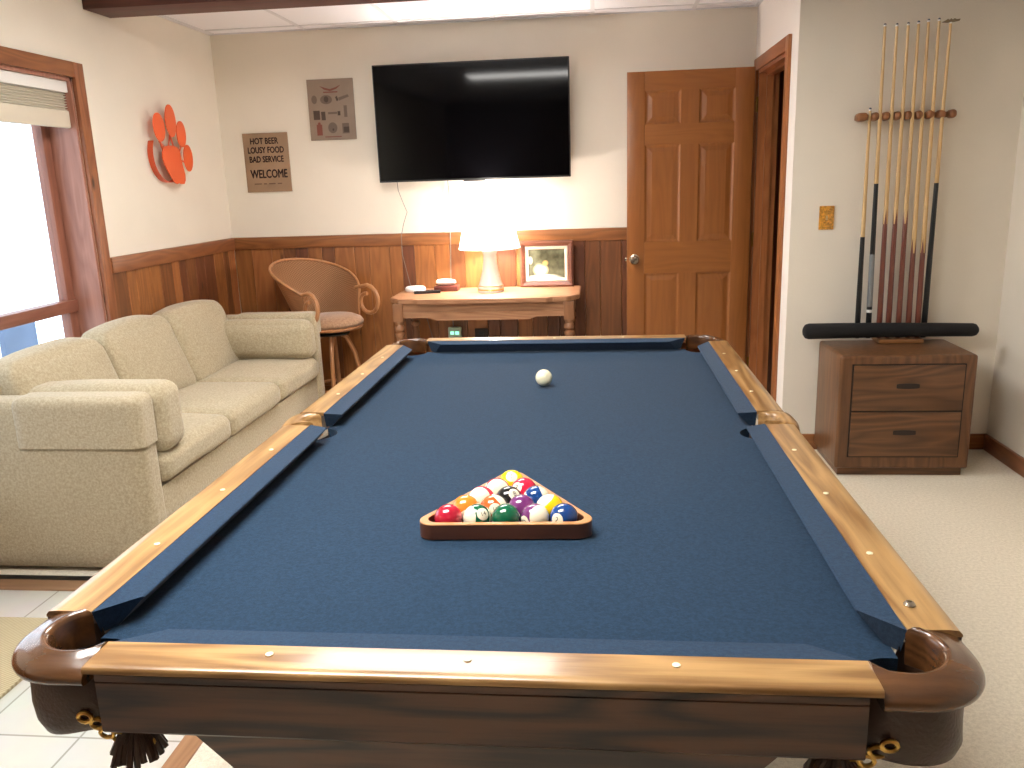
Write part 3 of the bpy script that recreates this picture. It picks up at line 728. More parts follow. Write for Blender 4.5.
make_ball(14, G_, rp(5, 1), 'green striped ball, second from left in the front row', (0.9, -0.05, -0.43), (0.2, 0.28, 0.93))
make_ball(6, G_, rp(5, 2), 'solid green ball at the centre of the front row', None, (-0.5, -0.75, -0.6))
make_ball(12, P_, rp(5, 3), 'purple and white striped ball, second from right in the front row', (0.6, 0.0, 0.8), (-0.8, -0.28, 0.5))
make_ball(2, B_, rp(5, 4), 'solid blue ball with number circle in the front right corner', None, (-0.50, -0.15, 0.84))
cb = make_ball(0, rgb(240, 234, 200), (-0.004, 1.668, ZC), 'cream cue ball standing alone on the far half of the cloth')
# triangle
def rtri(inset, r, n=6):
    """rounded triangle around the ball centres, offset by inset"""
    c = [Vector(rp(5, 0)[:2]), Vector(rp(5, 4)[:2]), Vector(rp(1, 0)[:2])]
    P = []
    angs = [(152.4, 272.4), (-87.6, 32.4), (32.4, 152.4)]
    order = [0, 1, 2]
    for idx, (a0, a1) in zip(order, angs):
        sh_ = inset-r
        for i in range(n+1):
            a = math.radians(a0+(a1-a0)*i/n)
            bis = math.radians((a0+a1)/2)
            p = c[idx]+Vector((math.cos(bis), math.sin(bis)))*sh_*2+Vector((math.cos(a), math.sin(a)))*r
            P.append((p.x, p.y))
    return P
tri = thing('triangle_rack', 'wooden triangle rack holding the fifteen balls on the blue cloth', 'rack', (0, 0, 0))
z0, z1 = ZB+0.003, ZB+0.034
inn = rtri(BR+0.0022, 0.020); outr = rtri(BR+0.0150, 0.028)
rings = [[(x, y, z) for x, y in p] for p, z in ((inn, z0), (inn, z1-0.001), (rtri(BR+0.0032, 0.021), z1), (rtri(BR+0.0140, 0.027), z1), (outr, z1-0.0015), (outr, z0))]
t = nb(); ring_loft(t, rings, True, False, True)
for f in t.faces: f.material_index = 0 if (f.normal.z > 0.3 or (f.calc_center_median().z > z0+0.028)) else 1
for v in t.verts: v.co.z = min(v.co.z, z1)
obj('frame', t, [M['tri_top'], M['tri_shaded']], tri, 30)
for o in list(C.objects):
    pass

# ---------------------------------------------------------------- sofa
so = thing('sofa', 'long beige tweed three-seat sofa under the window', 'sofa', (0, 0, 0))
SX0, SX1, SY0, SY1 = -2.275, -1.53, 1.768, 3.90
AY0, AY1 = 1.890, 3.785
b = nb(); puff(b, SX0+0.02, SX1-0.012, AY0-0.02, AY1+0.02, 0.015, 0.325, 0.02, cuts=6); obj('base', b, M['sofa'], so, 60)
b = nb(); puff(b, SX0, SX0+0.13, AY0-0.01, AY1+0.01, 0.015, 0.77, 0.03, cuts=12); obj('back_frame', b, M['sofa'], so, 60)
for y0, y1 in ((SY0, AY0+0.005), (AY1-0.005, SY1)):
    b = nb(); puff(b, SX0+0.01, SX1, y0, y1, 0.015, 0.706, 0.040, (0, 0.004, 0), cuts=16, wob=0.003); obj('arm', b, M['sofa'], so, 60)
js = [AY0, 2.525, 3.155, AY1]
for i in range(3):
    b = nb(); puff(b, SX0+0.17, SX1+0.012, js[i]+0.002, js[i+1]-0.002, 0.325, 0.452, 0.045, (0.01, 0.0, 0.022), cuts=20, wob=0.006, seed=i*3)
    obj('seat_cushion', b, M['sofa'], so, 70)
for i in range(3):
    def wedge(p):
        t = max(0, min(1, (p.z-0.43)/0.44)); xb = -2.255
        return Vector((xb+(p.x-xb)*(1-0.50*t), p.y, p.z))
    b = nb(); puff(b, -2.255, -1.965, js[i]+0.004, js[i+1]-0.004, 0.42, 0.815+0.006*(i % 2), 0.065, (0.035, 0.0, 0.030), cuts=22, wob=0.012, seed=20+i*5, post=wedge)
    obj('back_cushion', b, M['sofa'], so, 70)
for x in (SX0+0.1, SX1-0.1):
    for y in (SY0+0.1, SY1-0.1):
        b = nb(); lathe(b, [(0, 0), (0.022, 0), (0.028, 0.02), (0, 0.02)], (x, y, 0), 16); obj('foot', b, M['black'], so)
def arm_cover(y0, y1, x0, label, drop):
    b = nb()
    puff(b, x0, SX1+0.008, y0-0.013, y1+0.007, 0.45, 0.718, 0.040, (0, 0, 0.0), cuts=18, wob=0.0012, seed=y0)
    dele = [f for f in b.faces if f.calc_center_median().z < drop and True]
    bmesh.ops.delete(b, geom=dele, context='FACES')
    dele = [f for f in b.faces if f.calc_center_median().x < x0+0.004]
    bmesh.ops.delete(b, geom=dele, context='FACES')
    bmesh.ops.solidify(b, geom=b.faces[:], thickness=0.009)
    return tag(obj('armrest_cover', b, M['cover'], None, 60), label, 'armrest cover', 'sofa armrest covers')
arm_cover(SY0, AY0, -2.04, 'beige tweed cover draped over the near arm of the sofa', 0.525)
arm_cover(AY1, SY1, -2.04, 'beige tweed cover draped over the far arm of the sofa beside the rattan stool', 0.585)
b = nb(); puff(b, -2.12, -1.505, 1.90, 2.085, 0.455, 0.722, 0.06, (0.0, 0.02, 0.01), cuts=22, wob=0.01, seed=50)
tag(obj('bolster_pillow', b, M['sofa'], None, 70), 'beige bolster pillow standing against the near arm of the sofa', 'pillow', 'bolster pillows on the sofa')
b = nb(); puff(b, -2.15, -1.515, 3.63, 3.775, 0.462, 0.690, 0.058, (0.0, 0.03, 0.012), cuts=22, wob=0.01, seed=60)
tag(obj('bolster_pillow', b, M['sofa'], None, 70), 'beige bolster pillow lying against the far arm of the sofa', 'pillow', 'bolster pillows on the sofa')

# rug corner at lower left
b = nb(); box(b, -2.26, -1.60, 0.2, 1.41, 0.0, 0.012, 0.003)
tag(obj('woven_rug', b, M['rug']), 'beige woven rug on the tile floor left of the pool table', 'rug')

# ---------------------------------------------------------------- rattan stool
st = thing('rattan_bar_stool', 'rattan swivel bar stool with a woven barrel back between sofa and console', 'bar stool', (-1.53, 4.105, -0.012), math.radians(57))
# local: faces -Y
b = nb(); rings = []
prof = [(0, 0.605), (0.19, 0.605), (0.207, 0.612), (0.210, 0.625), (0.195, 0.648), (0.15, 0.668), (0, 0.672)]
lathe(b, prof, n=40); 
for v in b.verts: v.co.y *= 0.98
obj('seat_cushion', b, M['seat_fab'], st, 60)
b = nb(); lathe(b, [(0, 0.583), (0.192, 0.583), (0.202, 0.594), (0.192, 0.605), (0, 0.605)], n=36); obj('seat_frame', b, M['wicker_frame'], st)
b = nb(); lathe(b, [(0, 0.545), (0.11, 0.545), (0.115, 0.555), (0.06, 0.56), (0.06, 0.583), (0, 0.583)], n=28); obj('swivel_plate', b, M['black'], st)
# shell
def shell_pt(th, v):
    """th 0 at back; v 0 bottom..1 top"""
    c = math.cos(th/2)
    top = 0.82+0.19*math.cos(th*0.92)
    bot = 0.60+0.0*abs(math.sin(th))
    z = bot+(top-bot)*v
    r = 0.205+0.185*v**1.1*max(0, math.cos(th*0.85))
    return Vector((r*math.sin(th), r*math.cos(th), z))
TH = math.radians(98); nu, nv = 60, 16
def shell_grid(off):
    b = nb(); uvl = b.loops.layers.uv.new('UVMap'); G = []
    for i in range(nu+1):
        th = -TH+2*TH*i/nu; G.append([b.verts.new(shell_pt(th, j/nv)+Vector((math.sin(th), math.cos(th), 0))*off) for j in range(nv+1)])
    for i in range(nu):
        for j in range(nv):
            f = b.faces.new((G[i][j], G[i+1][j], G[i+1][j+1], G[i][j+1]))
            for l, (a, c) in zip(f.loops, ((i, j), (i+1, j), (i+1, j+1), (i, j+1))): l[uvl].uv = (a/nu, c/nv)
    bmesh.ops.solidify(b, geom=b.faces[:], thickness=0.012)
    return b
obj('woven_back', shell_grid(0), M['wicker'], st, 60)
b = nb(); tube(b, [shell_pt(-TH+2*TH*i/nu, 1.0) for i in range(nu+1)], 0.010, 10); obj('back_rim', b, M['wicker_frame'], st, 60)
for s in (-1, 1):
    p0 = shell_pt(s*TH, 1.0); pts = []
    pts.append(p0+Vector((0, 0.03, 0.0)))
    for k in range(16):      # arm sweeps forward, down and curls back into a scroll
        a = math.radians(90-k*24); R = 0.105*(1-0.035*k)
        pts.append(Vector((s*(0.235+0.01*math.sin(k*0.4)), -0.10, 0.735))+Vector((0, -R*math.cos(a)*0.95, R*math.sin(a))))
    b = nb(); tube(b, pts, 0.013, 10); obj('arm', b, M['wicker_frame'], st, 60)
    b = nb(); tube(b, [shell_pt(s*TH, 1.0), shell_pt(s*TH, 0.5), shell_pt(s*TH, 0.0)], 0.011, 8); obj('arm_post', b, M['wicker_frame'], st, 60)
for k in range(4):
    a = math.radians(45+90*k); d = Vector((math.cos(a), math.sin(a), 0))
    b = nb(); pts = [d*0.05+Vector((0, 0, 0.548)), d*0.09+Vector((0, 0, 0.52)), d*0.135+Vector((0, 0, 0.42)), d*0.16+Vector((0, 0, 0.28)), d*0.175+Vector((0, 0, 0.12)), d*0.19+Vector((0, 0, 0.005))]
    tube(b, pts, 0.014, 10); obj('leg', b, M['wicker_frame'], st, 60)
b = nb(); n = 32; tube(b, [(0.172*math.cos(2*PI*i/n), 0.172*math.sin(2*PI*i/n), 0.20) for i in range(n)], 0.010, 8, True); obj('foot_ring', b, M['wicker_frame'], st)

# ---------------------------------------------------------------- console table
ct_ = thing('console_table', 'narrow oak console table with turned legs under the television', 'console table', (0, 0, 0))
CX0, CX1, CY0, CY1, CZ = -1.105, 0.070, 3.86, 4.44, 0.775
cz = CZ
b = nb()
poly = [(CX0, CY1), (CX0, CY0+0.13), (CX0+0.075, CY0+0.03), (CX0+0.16, CY0+0.03), (CX0+0.20, CY0), (CX1-0.20, CY0), (CX1-0.16, CY0+0.03), (CX1-0.075, CY0+0.03), (CX1, CY0+0.13), (CX1, CY1)]
prism(b, poly, 'Z', CZ-0.028, CZ, bev=0.005); obj('tabletop', b, M['console_x'], ct_, 30)
b = nb()
pz = [(CX0+0.06, CZ-0.028), (CX1-0.06, CZ-0.028), (CX1-0.06, CZ-0.118), (CX1-0.26, CZ-0.118), (CX1-0.30, CZ-0.135), (CX0+0.30, CZ-0.135), (CX0+0.26, CZ-0.118), (CX0+0.06, CZ-0.118)]
prism(b, pz, 'Y', CY0+0.055, CY0+0.075); box(b, CX0+0.06, CX1-0.06, CY1-0.05, CY1-0.03, CZ-0.118, CZ-0.028)
for x in (CX0+0.06, CX1-0.08): box(b, x, x+0.02, CY0+0.075, CY1-0.05, CZ-0.118, CZ-0.028)
box(b, CX0+0.09, CX1-0.09, CY0+0.050, CY0+0.056, CZ-0.085, CZ-0.08, 0.001)
obj('apron', b, M['console_x'], ct_, 30)
legp = [(0.0, 0.0), (0.017, 0.0), (0.021, 0.03), (0.016, 0.06), (0.022, 0.09), (0.019, 0.14), (0.026, 0.40), (0.024, 0.50), (0.018, 0.53), (0.030, 0.545), (0.030, 0.56), (0.019, 0.57), (0.032, 0.585), (0.032, 0.60), (0.022, 0.615), (0.028, 0.63), (0.028, 0.635), (0, 0.635)]
for x in (CX0+0.065, CX1-0.065):
    for y in (CY0+0.065, CY1-0.06):
        b = nb(); lathe(b, legp, (x, y, 0), 20); box(b, x-0.030, x+0.030, y-0.030, y+0.030, 0.635, CZ-0.0285, 0.003); obj('leg', b, M['console_z'], ct_, 40)

# ---------------------------------------------------------------- table lamp
LX, LY = -0.498, 4.20
lp = thing('table_lamp', 'lit cream ceramic table lamp with white shade on the console', 'table lamp', (LX, LY, CZ+0.001))
b = nb(); lathe(b, [(0, 0), (0.082, 0), (0.084, 0.010), (0.080, 0.016), (0.083, 0.022), (0.080, 0.035), (0.066, 0.075), (0.052, 0.13), (0.042, 0.20), (0.041, 0.235), (0.050, 0.255), (0.046, 0.268), (0.020, 0.275), (0.0, 0.275)], n=36)
bs_ = obj('base', b, M['ceramic'], lp, 50)
b = nb(); lathe(b, [(0.0825, 0.012), (0.0855, 0.014), (0.0855, 0.020), (0.0825, 0.022)], n=36); lathe(b, [(0.078, 0.036), (0.0815, 0.037), (0.080, 0.041), (0.077, 0.042)], n=36); obj('gold_band', b, M['gold'], bs_, 50)
b = nb(); lathe(b, [(0, 0.27), (0.012, 0.27), (0.012, 0.32), (0.016, 0.325), (0.016, 0.37), (0, 0.37)], n=16); obj('socket', b, M['brass'], lp)
b = nb(); lathe(b, [(0, 0.37), (0.014, 0.375), (0.022, 0.39), (0.030, 0.41), (0.027, 0.435), (0.012, 0.452), (0, 0.455)], n=20); obj('bulb', b, M['bulb'], lp)
b = nb()
lathe(b, [(0.192, 0.275), (0.120, 0.575)], n=48); 
for k in range(3):
    a = 2*PI*k/3; tube(b, [(0, 0, 0.56), (0.120*math.cos(a), 0.120*math.sin(a), 0.57)], 0.002, 6)
obj('lamp_shade', b, M['lampshade'], lp, 60)
b = nb(); n = 48
for r_, z_ in ((0.192, 0.275), (0.120, 0.575)):
    b = nb(); tube(b, [(r_*math.cos(2*PI*i/n), r_*math.sin(2*PI*i/n), z_) for i in range(n)], 0.0025, 6, True); obj('shade_trim', b, M['lampshade'], lp, 60)
pl = bpy.data.lights.new('lamp_light', 'POINT'); pl.energy = 460; pl.color = (1.0, 0.91, 0.83); pl.shadow_soft_size = 0.035
po = bpy.data.objects.new('lamp_light', pl); C.objects.link(po); po.parent = lp; po.location = (0, 0, 0.41)

# ---------------------------------------------------------------- framed picture on console
fx0, fx1, fz0, fz1 = -0.325, 0.022, CZ+0.001, CZ+0.300
fy = 4.405
fp = thing('framed_picture', 'framed painting with brown moulding leaning on the wall at the right of the lamp', 'picture', (0, 0, 0))
def frame_ring(b, x0, x1, z0, z1, w, y0, y1, mi=0, dish=0.0):
    rings = []
    for ins, y in ((0, y1), (0, y0+dish), (w*0.35, y0), (w*0.65, y0+dish*0.6), (w, y0+dish*1.4), (w, y1)):
        rings.append([(x0+ins, y, z0+ins), (x1-ins, y, z0+ins), (x1-ins, y, z1-ins), (x0+ins, y, z1-ins)])
    ring_loft(b, rings, True, False, True, mi)
b = nb(); frame_ring(b, fx0, fx1, fz0, fz1, 0.034, fy-0.03, fy+0.01, dish=0.006); obj('frame', b, wood('frame_brown', rgb(120, 74, 56), rgb(84, 50, 38), 'X', rough=0.3, rings=0.2), fp, 20)
b = nb(); frame_ring(b, fx0+0.034, fx1-0.034, fz0+0.034, fz1-0.034, 0.022, fy-0.018, fy+0.01, dish=0.004); obj('liner', b, mat('frame_liner', rgb(226, 206, 188), 0.5), fp, 20)
def paint_mat():
    m, nt, b = newmat('painting'); N = nt.nodes.new; L = nt.links.new
    tc = N('ShaderNodeTexCoord')
    mp = N('ShaderNodeMapping'); mp.inputs['Location'].default_value = (0.17, 0, -(CZ+0.145)); L(tc.outputs['Object'], mp.inputs['Vector'])
    n = N('ShaderNodeTexNoise'); n.inputs['Scale'].default_value = 16; n.inputs['Detail'].default_value = 5; L(mp.outputs[0], n.inputs['Vector'])
    r = N('ShaderNodeValToRGB'); r.color_ramp.elements[0].color = rgb(58, 58, 40); r.color_ramp.elements[1].color = rgb(120, 122, 98)
    r.color_ramp.elements[0].position = 0.35; r.color_ramp.elements[1].position = 0.7
    L(n.outputs['Fac'], r.inputs['Fac'])
    def blob(cx, cz_, rx, rz, soft=0.5):
        q = N('ShaderNodeMapping'); q.inputs['Location'].default_value = (-cx/rx, 0, -cz_/rz); q.inputs['Scale'].default_value = (1/rx, 0, 1/rz); L(mp.outputs[0], q.inputs['Vector'])
        ad = N('ShaderNodeVectorMath'); ad.operation = 'ADD'; L(q.outputs[0], ad.inputs[0])
        sc = N('ShaderNodeVectorMath'); sc.operation = 'SCALE'; sc.inputs['Scale'].default_value = 0.5; L(n.outputs['Color'], sc.inputs[0]); L(sc.outputs[0], ad.inputs[1])
        sb = N('ShaderNodeVectorMath'); sb.operation = 'SUBTRACT'; sb.inputs[1].default_value = (0.25, 0.25, 0.25); L(ad.outputs[0], sb.inputs[0])
        ln = N('ShaderNodeVectorMath'); ln.operation = 'LENGTH'; L(sb.outputs[0], ln.inputs[0])
        mr = N('ShaderNodeMapRange'); mr.inputs['From Min'].default_value = 1.0; mr.inputs['From Max'].default_value = 1-soft; L(ln.outputs['Value'], mr.inputs['Value']); return mr.outputs[0]
    cur = r.outputs['Color']
    for args, col in (((-0.02, -0.035, 0.055, 0.045), rgb(232, 214, 168)), ((0.01, 0.01, 0.022, 0.02), rgb(210, 176, 110)), ((0.0, -0.085, 0.13, 0.025), rgb(232, 226, 208)), ((-0.09, 0.03, 0.02, 0.03), rgb(228, 206, 186))):
        mx = N('ShaderNodeMix'); mx.data_type = 'RGBA'; L(blob(*args), mx.inputs[0]); L(cur, mx.inputs[6]); mx.inputs[7].default_value = col; cur = mx.outputs[2]
    L(cur, b.inputs['Base Color']); b.inputs['Roughness'].default_value = 0.3
    return m
b = nb(); box(b, fx0+0.052, fx1-0.052, fy-0.006, fy+0.004, fz0+0.052, fz1-0.052); obj('painting', b, paint_mat(), fp, 0)
# console bits
b = nb(); lathe(b, [(0, 0.0), (0.060, 0.0), (0.066, 0.006), (0.066, 0.022), (0.058, 0.030), (0, 0.032)], (-1.01, 4.30, CZ+0.0005), 32)
tag(obj('round_device', b, M['whiteplastic']), 'low white round plastic box at the left end of the console', 'box')
b = nb(); box(b, -0.085, 0.085, -0.022, 0.022, 0, 0.018, 0.006); 
for k in range(6): box(b, -0.07+k*0.024, -0.058+k*0.024, -0.006, 0.006, 0.018, 0.0205, 0.001)
o = obj('remote_control', b, M['black']); o.location = (-0.905, 4.17, CZ+0.0005); o.rotation_euler = (0, 0, math.radians(12)); tag(o, 'black remote control lying in front of the white round box', 'remote control')
b = nb(); box(b, -0.875, -0.72, 4.24, 4.34, CZ+0.0005, CZ+0.036, 0.003); box(b, -0.872, -0.723, 4.243, 4.337, CZ+0.0265, CZ+0.0285)
tag(obj('small_box', b, M['dark_bulk']), 'small dark reddish box between the remote control and the lamp', 'box')
b = nb(); puff(b, -0.86, -0.735, 4.25, 4.32, CZ+0.038, CZ+0.068, 0.014, (0, 0, 0.006), cuts=12, wob=0.012, seed=3)
tag(obj('folded_cloth', b, mat('white_cloth', rgb(236, 230, 222), 0.8)), 'crumpled white cloth lying on top of the small dark box', 'cloth')

# ---------------------------------------------------------------- television
tv = thing('television', 'large black flat television mounted on the back wall', 'television', (-0.603, 4.40, 1.83), 0)
b = nb(); box(b, -0.618, 0.618, -0.028, 0.012, -0.358, 0.358, 0.004); obj('casing', b, M['black'], tv)
b = nb(); box(b, -0.610, 0.610, -0.0295, -0.0275, -0.347, 0.350); obj('screen', b, M['screen'], tv, 0)
b = nb(); box(b, -0.07, 0.07, -0.025, 0.0, -0.366, -0.357, 0.003); obj('sensor_bar', b, M['black'], tv)
b = nb(); box(b, -0.2, 0.2, 0.012, 0.092, -0.15, 0.15, 0.005); obj('wall_mount', b, M['black'], tv)
tv.rotation_euler = (math.radians(1.0), 0, math.radians(0))
# cords
cm = mat('cord_grey', rgb(120, 112, 104), 0.5); cmw = mat('cord_white', rgb(206, 196, 180), 0.5)
b = nb(); tube(b, [(-1.12, 4.44, 1.475), (-1.12, 4.455, 1.42), (-1.09, 4.46, 1.33), (-1.07, 4.46, 1.28), (-1.10, 4.46, 1.2), (-1.12, 4.46, 1.12), (-1.12, 4.462, 1.0), (-1.08, 4.465, 0.8), (-0.99, 4.465, 0.62), (-0.95, 4.465, 0.45), (-0.94, 4.465, 0.35)], 0.0022, 6)
tag(obj('power_cord', b, cm), 'thin kinked cord hanging from the left corner of the television', 'cord')
b = nb(); tube(b, [(-0.785, 4.44, 1.475), (-0.785, 4.457, 1.40), (-0.79, 4.46, 1.1), (-0.80, 4.462, 0.82), (-0.80, 4.465, 0.5), (-0.80, 4.478, 0.46)], 0.003, 6)
tag(obj('power_cord', b, cm), 'straight cord hanging below the middle of the television', 'cord')
# outlet with green night light, second dark outlet
ol = thing('night_light', 'small plug-in night light glowing green below the console', 'night light', (-0.79, 4.484, 0.46))
b = nb(); box(b, -0.045, 0.045, -0.035, 0, -0.05, 0.045, 0.008); obj('housing', b, mat('nightlight_body', rgb(170, 196, 176), 0.4), ol)
b = nb(); box(b, -0.03, -0.004, -0.0365, -0.034, -0.005, 0.018, 0.003); box(b, 0.004, 0.03, -0.0365, -0.034, -0.005, 0.018, 0.003); obj('glowing_window', b, M['green_led'], ol)
b = nb(); box(b, -0.655, -0.565, 4.472, 4.484, 0.40, 0.49, 0.003); op = tag(obj('wall_outlet', b, mat('outlet_brown', rgb(40, 26, 20), 0.5)), 'dark brown outlet plate on the panelling right of the night light', 'outlet')
b = nb()
for z in (0.425, 0.462): box(b, -0.625, -0.595, 4.470, 4.4725, z-0.012, z+0.012, 0.002)
obj('socket', b, M['black'], op)

# ---------------------------------------------------------------- wall signs
def sign_plate(x0, x1, z0, z1, m): b = nb(); box(b, x0, x1, YB-0.012, YB-0.001, z0, z1, 0.001); return b
tin1 = mat('tin_sign_tan', rgb(150, 122, 96), 0.5, noise_amt=0.08, nscale=8)
s1 = obj('tin_sign', sign_plate(-2.158, -1.851, 1.437, 1.817, None), tin1); tag(s1, 'tan tin sign reading HOT BEER LOUSY FOOD BAD SERVICE WELCOME', 'sign', 'tin signs on the back wall')
inkm = mat('sign_ink', rgb(62, 40, 33), 0.6); inkl = mat('sign_ink_faint', rgb(112, 84, 66), 0.6)
def put_text(s, size, x, z, y, m, parent, width=None, name='lettering', tall=1.0, bold=0.0):
    t = text_bm(s, size)
    xs = [v.co.x for v in t.verts]; w = max(xs)-min(xs); k = (width/w) if width else 1; mid = (max(xs)+min(xs))/2
    for v in t.verts: v.co = Vector(((v.co.x-mid)*k+x, y, v.co.y*tall+z))
    if bold:
        src = t.verts[:]+t.edges[:]+t.faces[:]
        for dx, dz in ((bold, 0), (bold*0.5, bold*0.5), (bold*0.5, -bold*0.5)):
            ret = bmesh.ops.duplicate(t, geom=src)
            for g in ret['geom']:
                if isinstance(g, bmesh.types.BMVert): g.co.x += dx; g.co.z += dz; g.co.y -= 0.0002
    return obj(name, t, m, parent, 0)
cxs = -2.0045; yy = YB-0.0126
put_text('HOT BEER', 0.048, cxs-0.008, 1.764, yy, inkm, s1, 0.190, tall=1.15, bold=0.0028)
put_text('LOUSY FOOD', 0.048, cxs-0.002, 1.706, yy, inkm, s1, 0.245, tall=1.15, bold=0.0028)
put_text('BAD SERVICE', 0.048, cxs-0.002, 1.647, yy, inkm, s1, 0.233, tall=1.15, bold=0.0028)
put_text('WELCOME', 0.066, cxs+0.004, 1.552, yy, inkm, s1, 0.252, tall=1.15, bold=0.004)
b = nb()
for k, (a, w) in enumerate(((-0.1, 0.05), (-0.035, 0.02), (0.0, 0.045), (0.06, 0.03))): box(b, cxs+a, cxs+a+w, yy-0.0002, yy+0.0004, 1.487, 1.494)
obj('small_print', b, inkl, s1, 0)
tin2 = mat('tin_sign_grey', rgb(140, 122, 106), 0.5, noise_amt=0.08, nscale=8)
s2 = obj('tin_sign', sign_plate(-1.690, -1.384, 1.756, 2.135, None), tin2); tag(s2, 'grey-brown tin sign with rows of small vintage drawings, left of the television', 'sign', 'tin signs on the back wall')
i1 = mat('print_dark', rgb(70, 54, 44), 0.6); i2 = mat('print_red', rgb(120, 66, 52), 0.6); i3 = mat('print_grey', rgb(104, 88, 76), 0.6)
sx0, sz1 = -1.690, 2.135; sw, shh = 0.306, 0.379
def SP(u, v): return (sx0+u*sw, yy-0.0001, sz1-v*shh)
def flat(polys):
    b = nb()
    for k, P in enumerate(polys):
        vs = [b.verts.new(Vector(SP(u, v))+Vector((0, -0.0001*k, 0))) for u, v in P]; b.faces.new(vs)
    return b
def ell(u, v, a, c, n=20, a0=0, a1=360): return [(u+a*math.cos(math.radians(a0+(a1-a0)*i/n)), v+c*math.sin(math.radians(a0+(a1-a0)*i/n))) for i in range(n + (0 if a1-a0 == 360 else 1))]
def rc(u0, u1, v0, v1): return [(u0, v0), (u1, v0), (u1, v1), (u0, v1)]
b = flat([[(0.27, 0.11), (0.40, 0.145), (0.5, 0.165), (0.62, 0.14), (0.74, 0.10), (0.64, 0.165), (0.5, 0.20), (0.38, 0.175)], rc(0.35, 0.66, 0.205, 0.225), rc(0.32, 0.68, 0.94, 0.955)]); obj('banner_drawing', b, i2, s2, 0)
b = flat([rc(0.10, 0.24, 0.51, 0.66), rc(0.27, 0.36, 0.53, 0.67), ell(0.40, 0.33, 0.05, 0.05), [(0.60, 0.30), (0.64, 0.28), (0.67, 0.35), (0.63, 0.37)], rc(0.63, 0.69, 0.53, 0.60)]); obj('label_drawing', b, i1, s2, 0)
b = flat([rc(0.15, 0.27, 0.74, 0.92), ell(0.21, 0.73, 0.03, 0.03)]); obj('bottle_drawing', b, i2, s2, 0)
b = flat([ell(0.14, 0.33, 0.06, 0.07), ell(0.40, 0.335, 0.13, 0.075), [(0.66, 0.31), (0.88, 0.26), (0.90, 0.30), (0.68, 0.36)], rc(0.42, 0.62, 0.54, 0.575), rc(0.77, 0.84, 0.44, 0.63), ell(0.50, 0.80, 0.10, 0.09), rc(0.71, 0.86, 0.73, 0.90)])
for v in b.verts: v.co.y += 0.0002
obj('faint_drawing', b, i3, s2, 0)
b = flat([ell(0.51, 0.83, 0.02, 0.02), rc(0.74, 0.86, 0.79, 0.88)]); 
for v in b.verts: v.co.y -= 0.0004
obj('dark_drawing', b, i1, s2, 0)

# ---------------------------------------------------------------- orange paw on left wall
pw = thing('paw_print_wall_art', 'orange metal paw print mounted on the left wall', 'wall art', (XL, 3.705, 1.735))
def flatshape(parts, depth0, depth1):
    b = nb()
    for P in parts: prism(b, P, 'X', depth0, depth1)
    return b
def el2(y, z, a, c, rot=0, n=28, bump=None):
    P = []
    for i in range(n):
        t = 2*PI*i/n; r = 1
        u, v = a*math.cos(t), c*math.sin(t)
        cr_, sr_ = math.cos(rot), math.sin(rot); P.append((y+u*cr_-v*sr_, z+u*sr_+v*cr_))
    return P
# local y along wall (away from camera +), z up
toes = [(-0.125, 0.075, 0.063, 0.078, 0.12), (0.015, 0.118, 0.060, 0.090, 0.0), (0.125, 0.050, 0.055, 0.075, -0.1), (0.178, -0.085, 0.055, 0.078, -0.08)]
for ty, tz, a, c, rr in toes:
    b = nb(); prism(b, el2(ty, tz, a, c, rr), 'X', 0.055, 0.060, bev=0); obj('toe_pad', b, M['orange'], pw, 30)
pad = [(-0.125, -0.06), (-0.10, -0.03), (-0.05, -0.02), (0.01, -0.018), (0.06, -0.03), (0.085, -0.06), (0.088, -0.10), (0.10, -0.14), (0.115, -0.18), (0.11, -0.215), (0.09, -0.235), (0.05, -0.235), (0.03, -0.228), (0.01, -0.235), (-0.02, -0.228), (-0.04, -0.215), (-0.06, -0.19), (-0.09, -0.16), (-0.115, -0.125), (-0.13, -0.09)]
b = nb(); prism(b, pad, 'X', 0.055, 0.060); obj('heel_pad', b, M['orange'], pw, 30)
b = nb(); Pt = [(0.028, -0.03+0.165*math.cos(math.radians(a)), -0.075+0.150*math.sin(math.radians(a))) for a in range(150, 330, 9)]
rings = [[(p[0]-0.02, p[1], p[2]), (p[0]+0.012, p[1], p[2]), (p[0]+0.012, p[1]*0.98, p[2]+0.003), (p[0]-0.02, p[1]*0.98, p[2]+0.003)] for p in Pt]; ring_loft(b, rings, True, True)
tube(b, [(0.04, -0.11, 0.0), (0.04, -0.02, -0.05), (0.04, 0.02, 0.04)], 0.005, 8); tube(b, [(0.05, 0.0, 0.05), (0.05, 0.03, -0.03)], 0.005, 8); tube(b, [(0.05, 0.12, -0.02), (0.05, 0.07, -0.07)], 0.005, 8); tube(b, [(0.05, 0.17, -0.11), (0.05, 0.09, -0.10)], 0.006, 8); tube(b, [(0.05, -0.12, 0.0), (0.05, -0.09, -0.06)], 0.006, 8)
tube(b, [(0.0, 0.0, -0.1), (0.055, 0.0, -0.1)], 0.008, 10)
obj('backing_frame', b, M['orange_dark'], pw, 40)

# ---------------------------------------------------------------- switch plate
b = nb(); box(b, 1.293, 1.366, YC-0.011, YC-0.0042, 1.165, 1.283, 0.003); sw_ = tag(obj('switch_plate', b, M['amber']), 'amber mottled light switch plate on the wall right of the doorway', 'switch')
b = nb(); box(b, 1.325, 1.334, YC-0.019, YC-0.011, 1.213, 1.235, 0.002); obj('toggle', b, mat('toggle', rgb(190, 160, 110), 0.4), sw_)

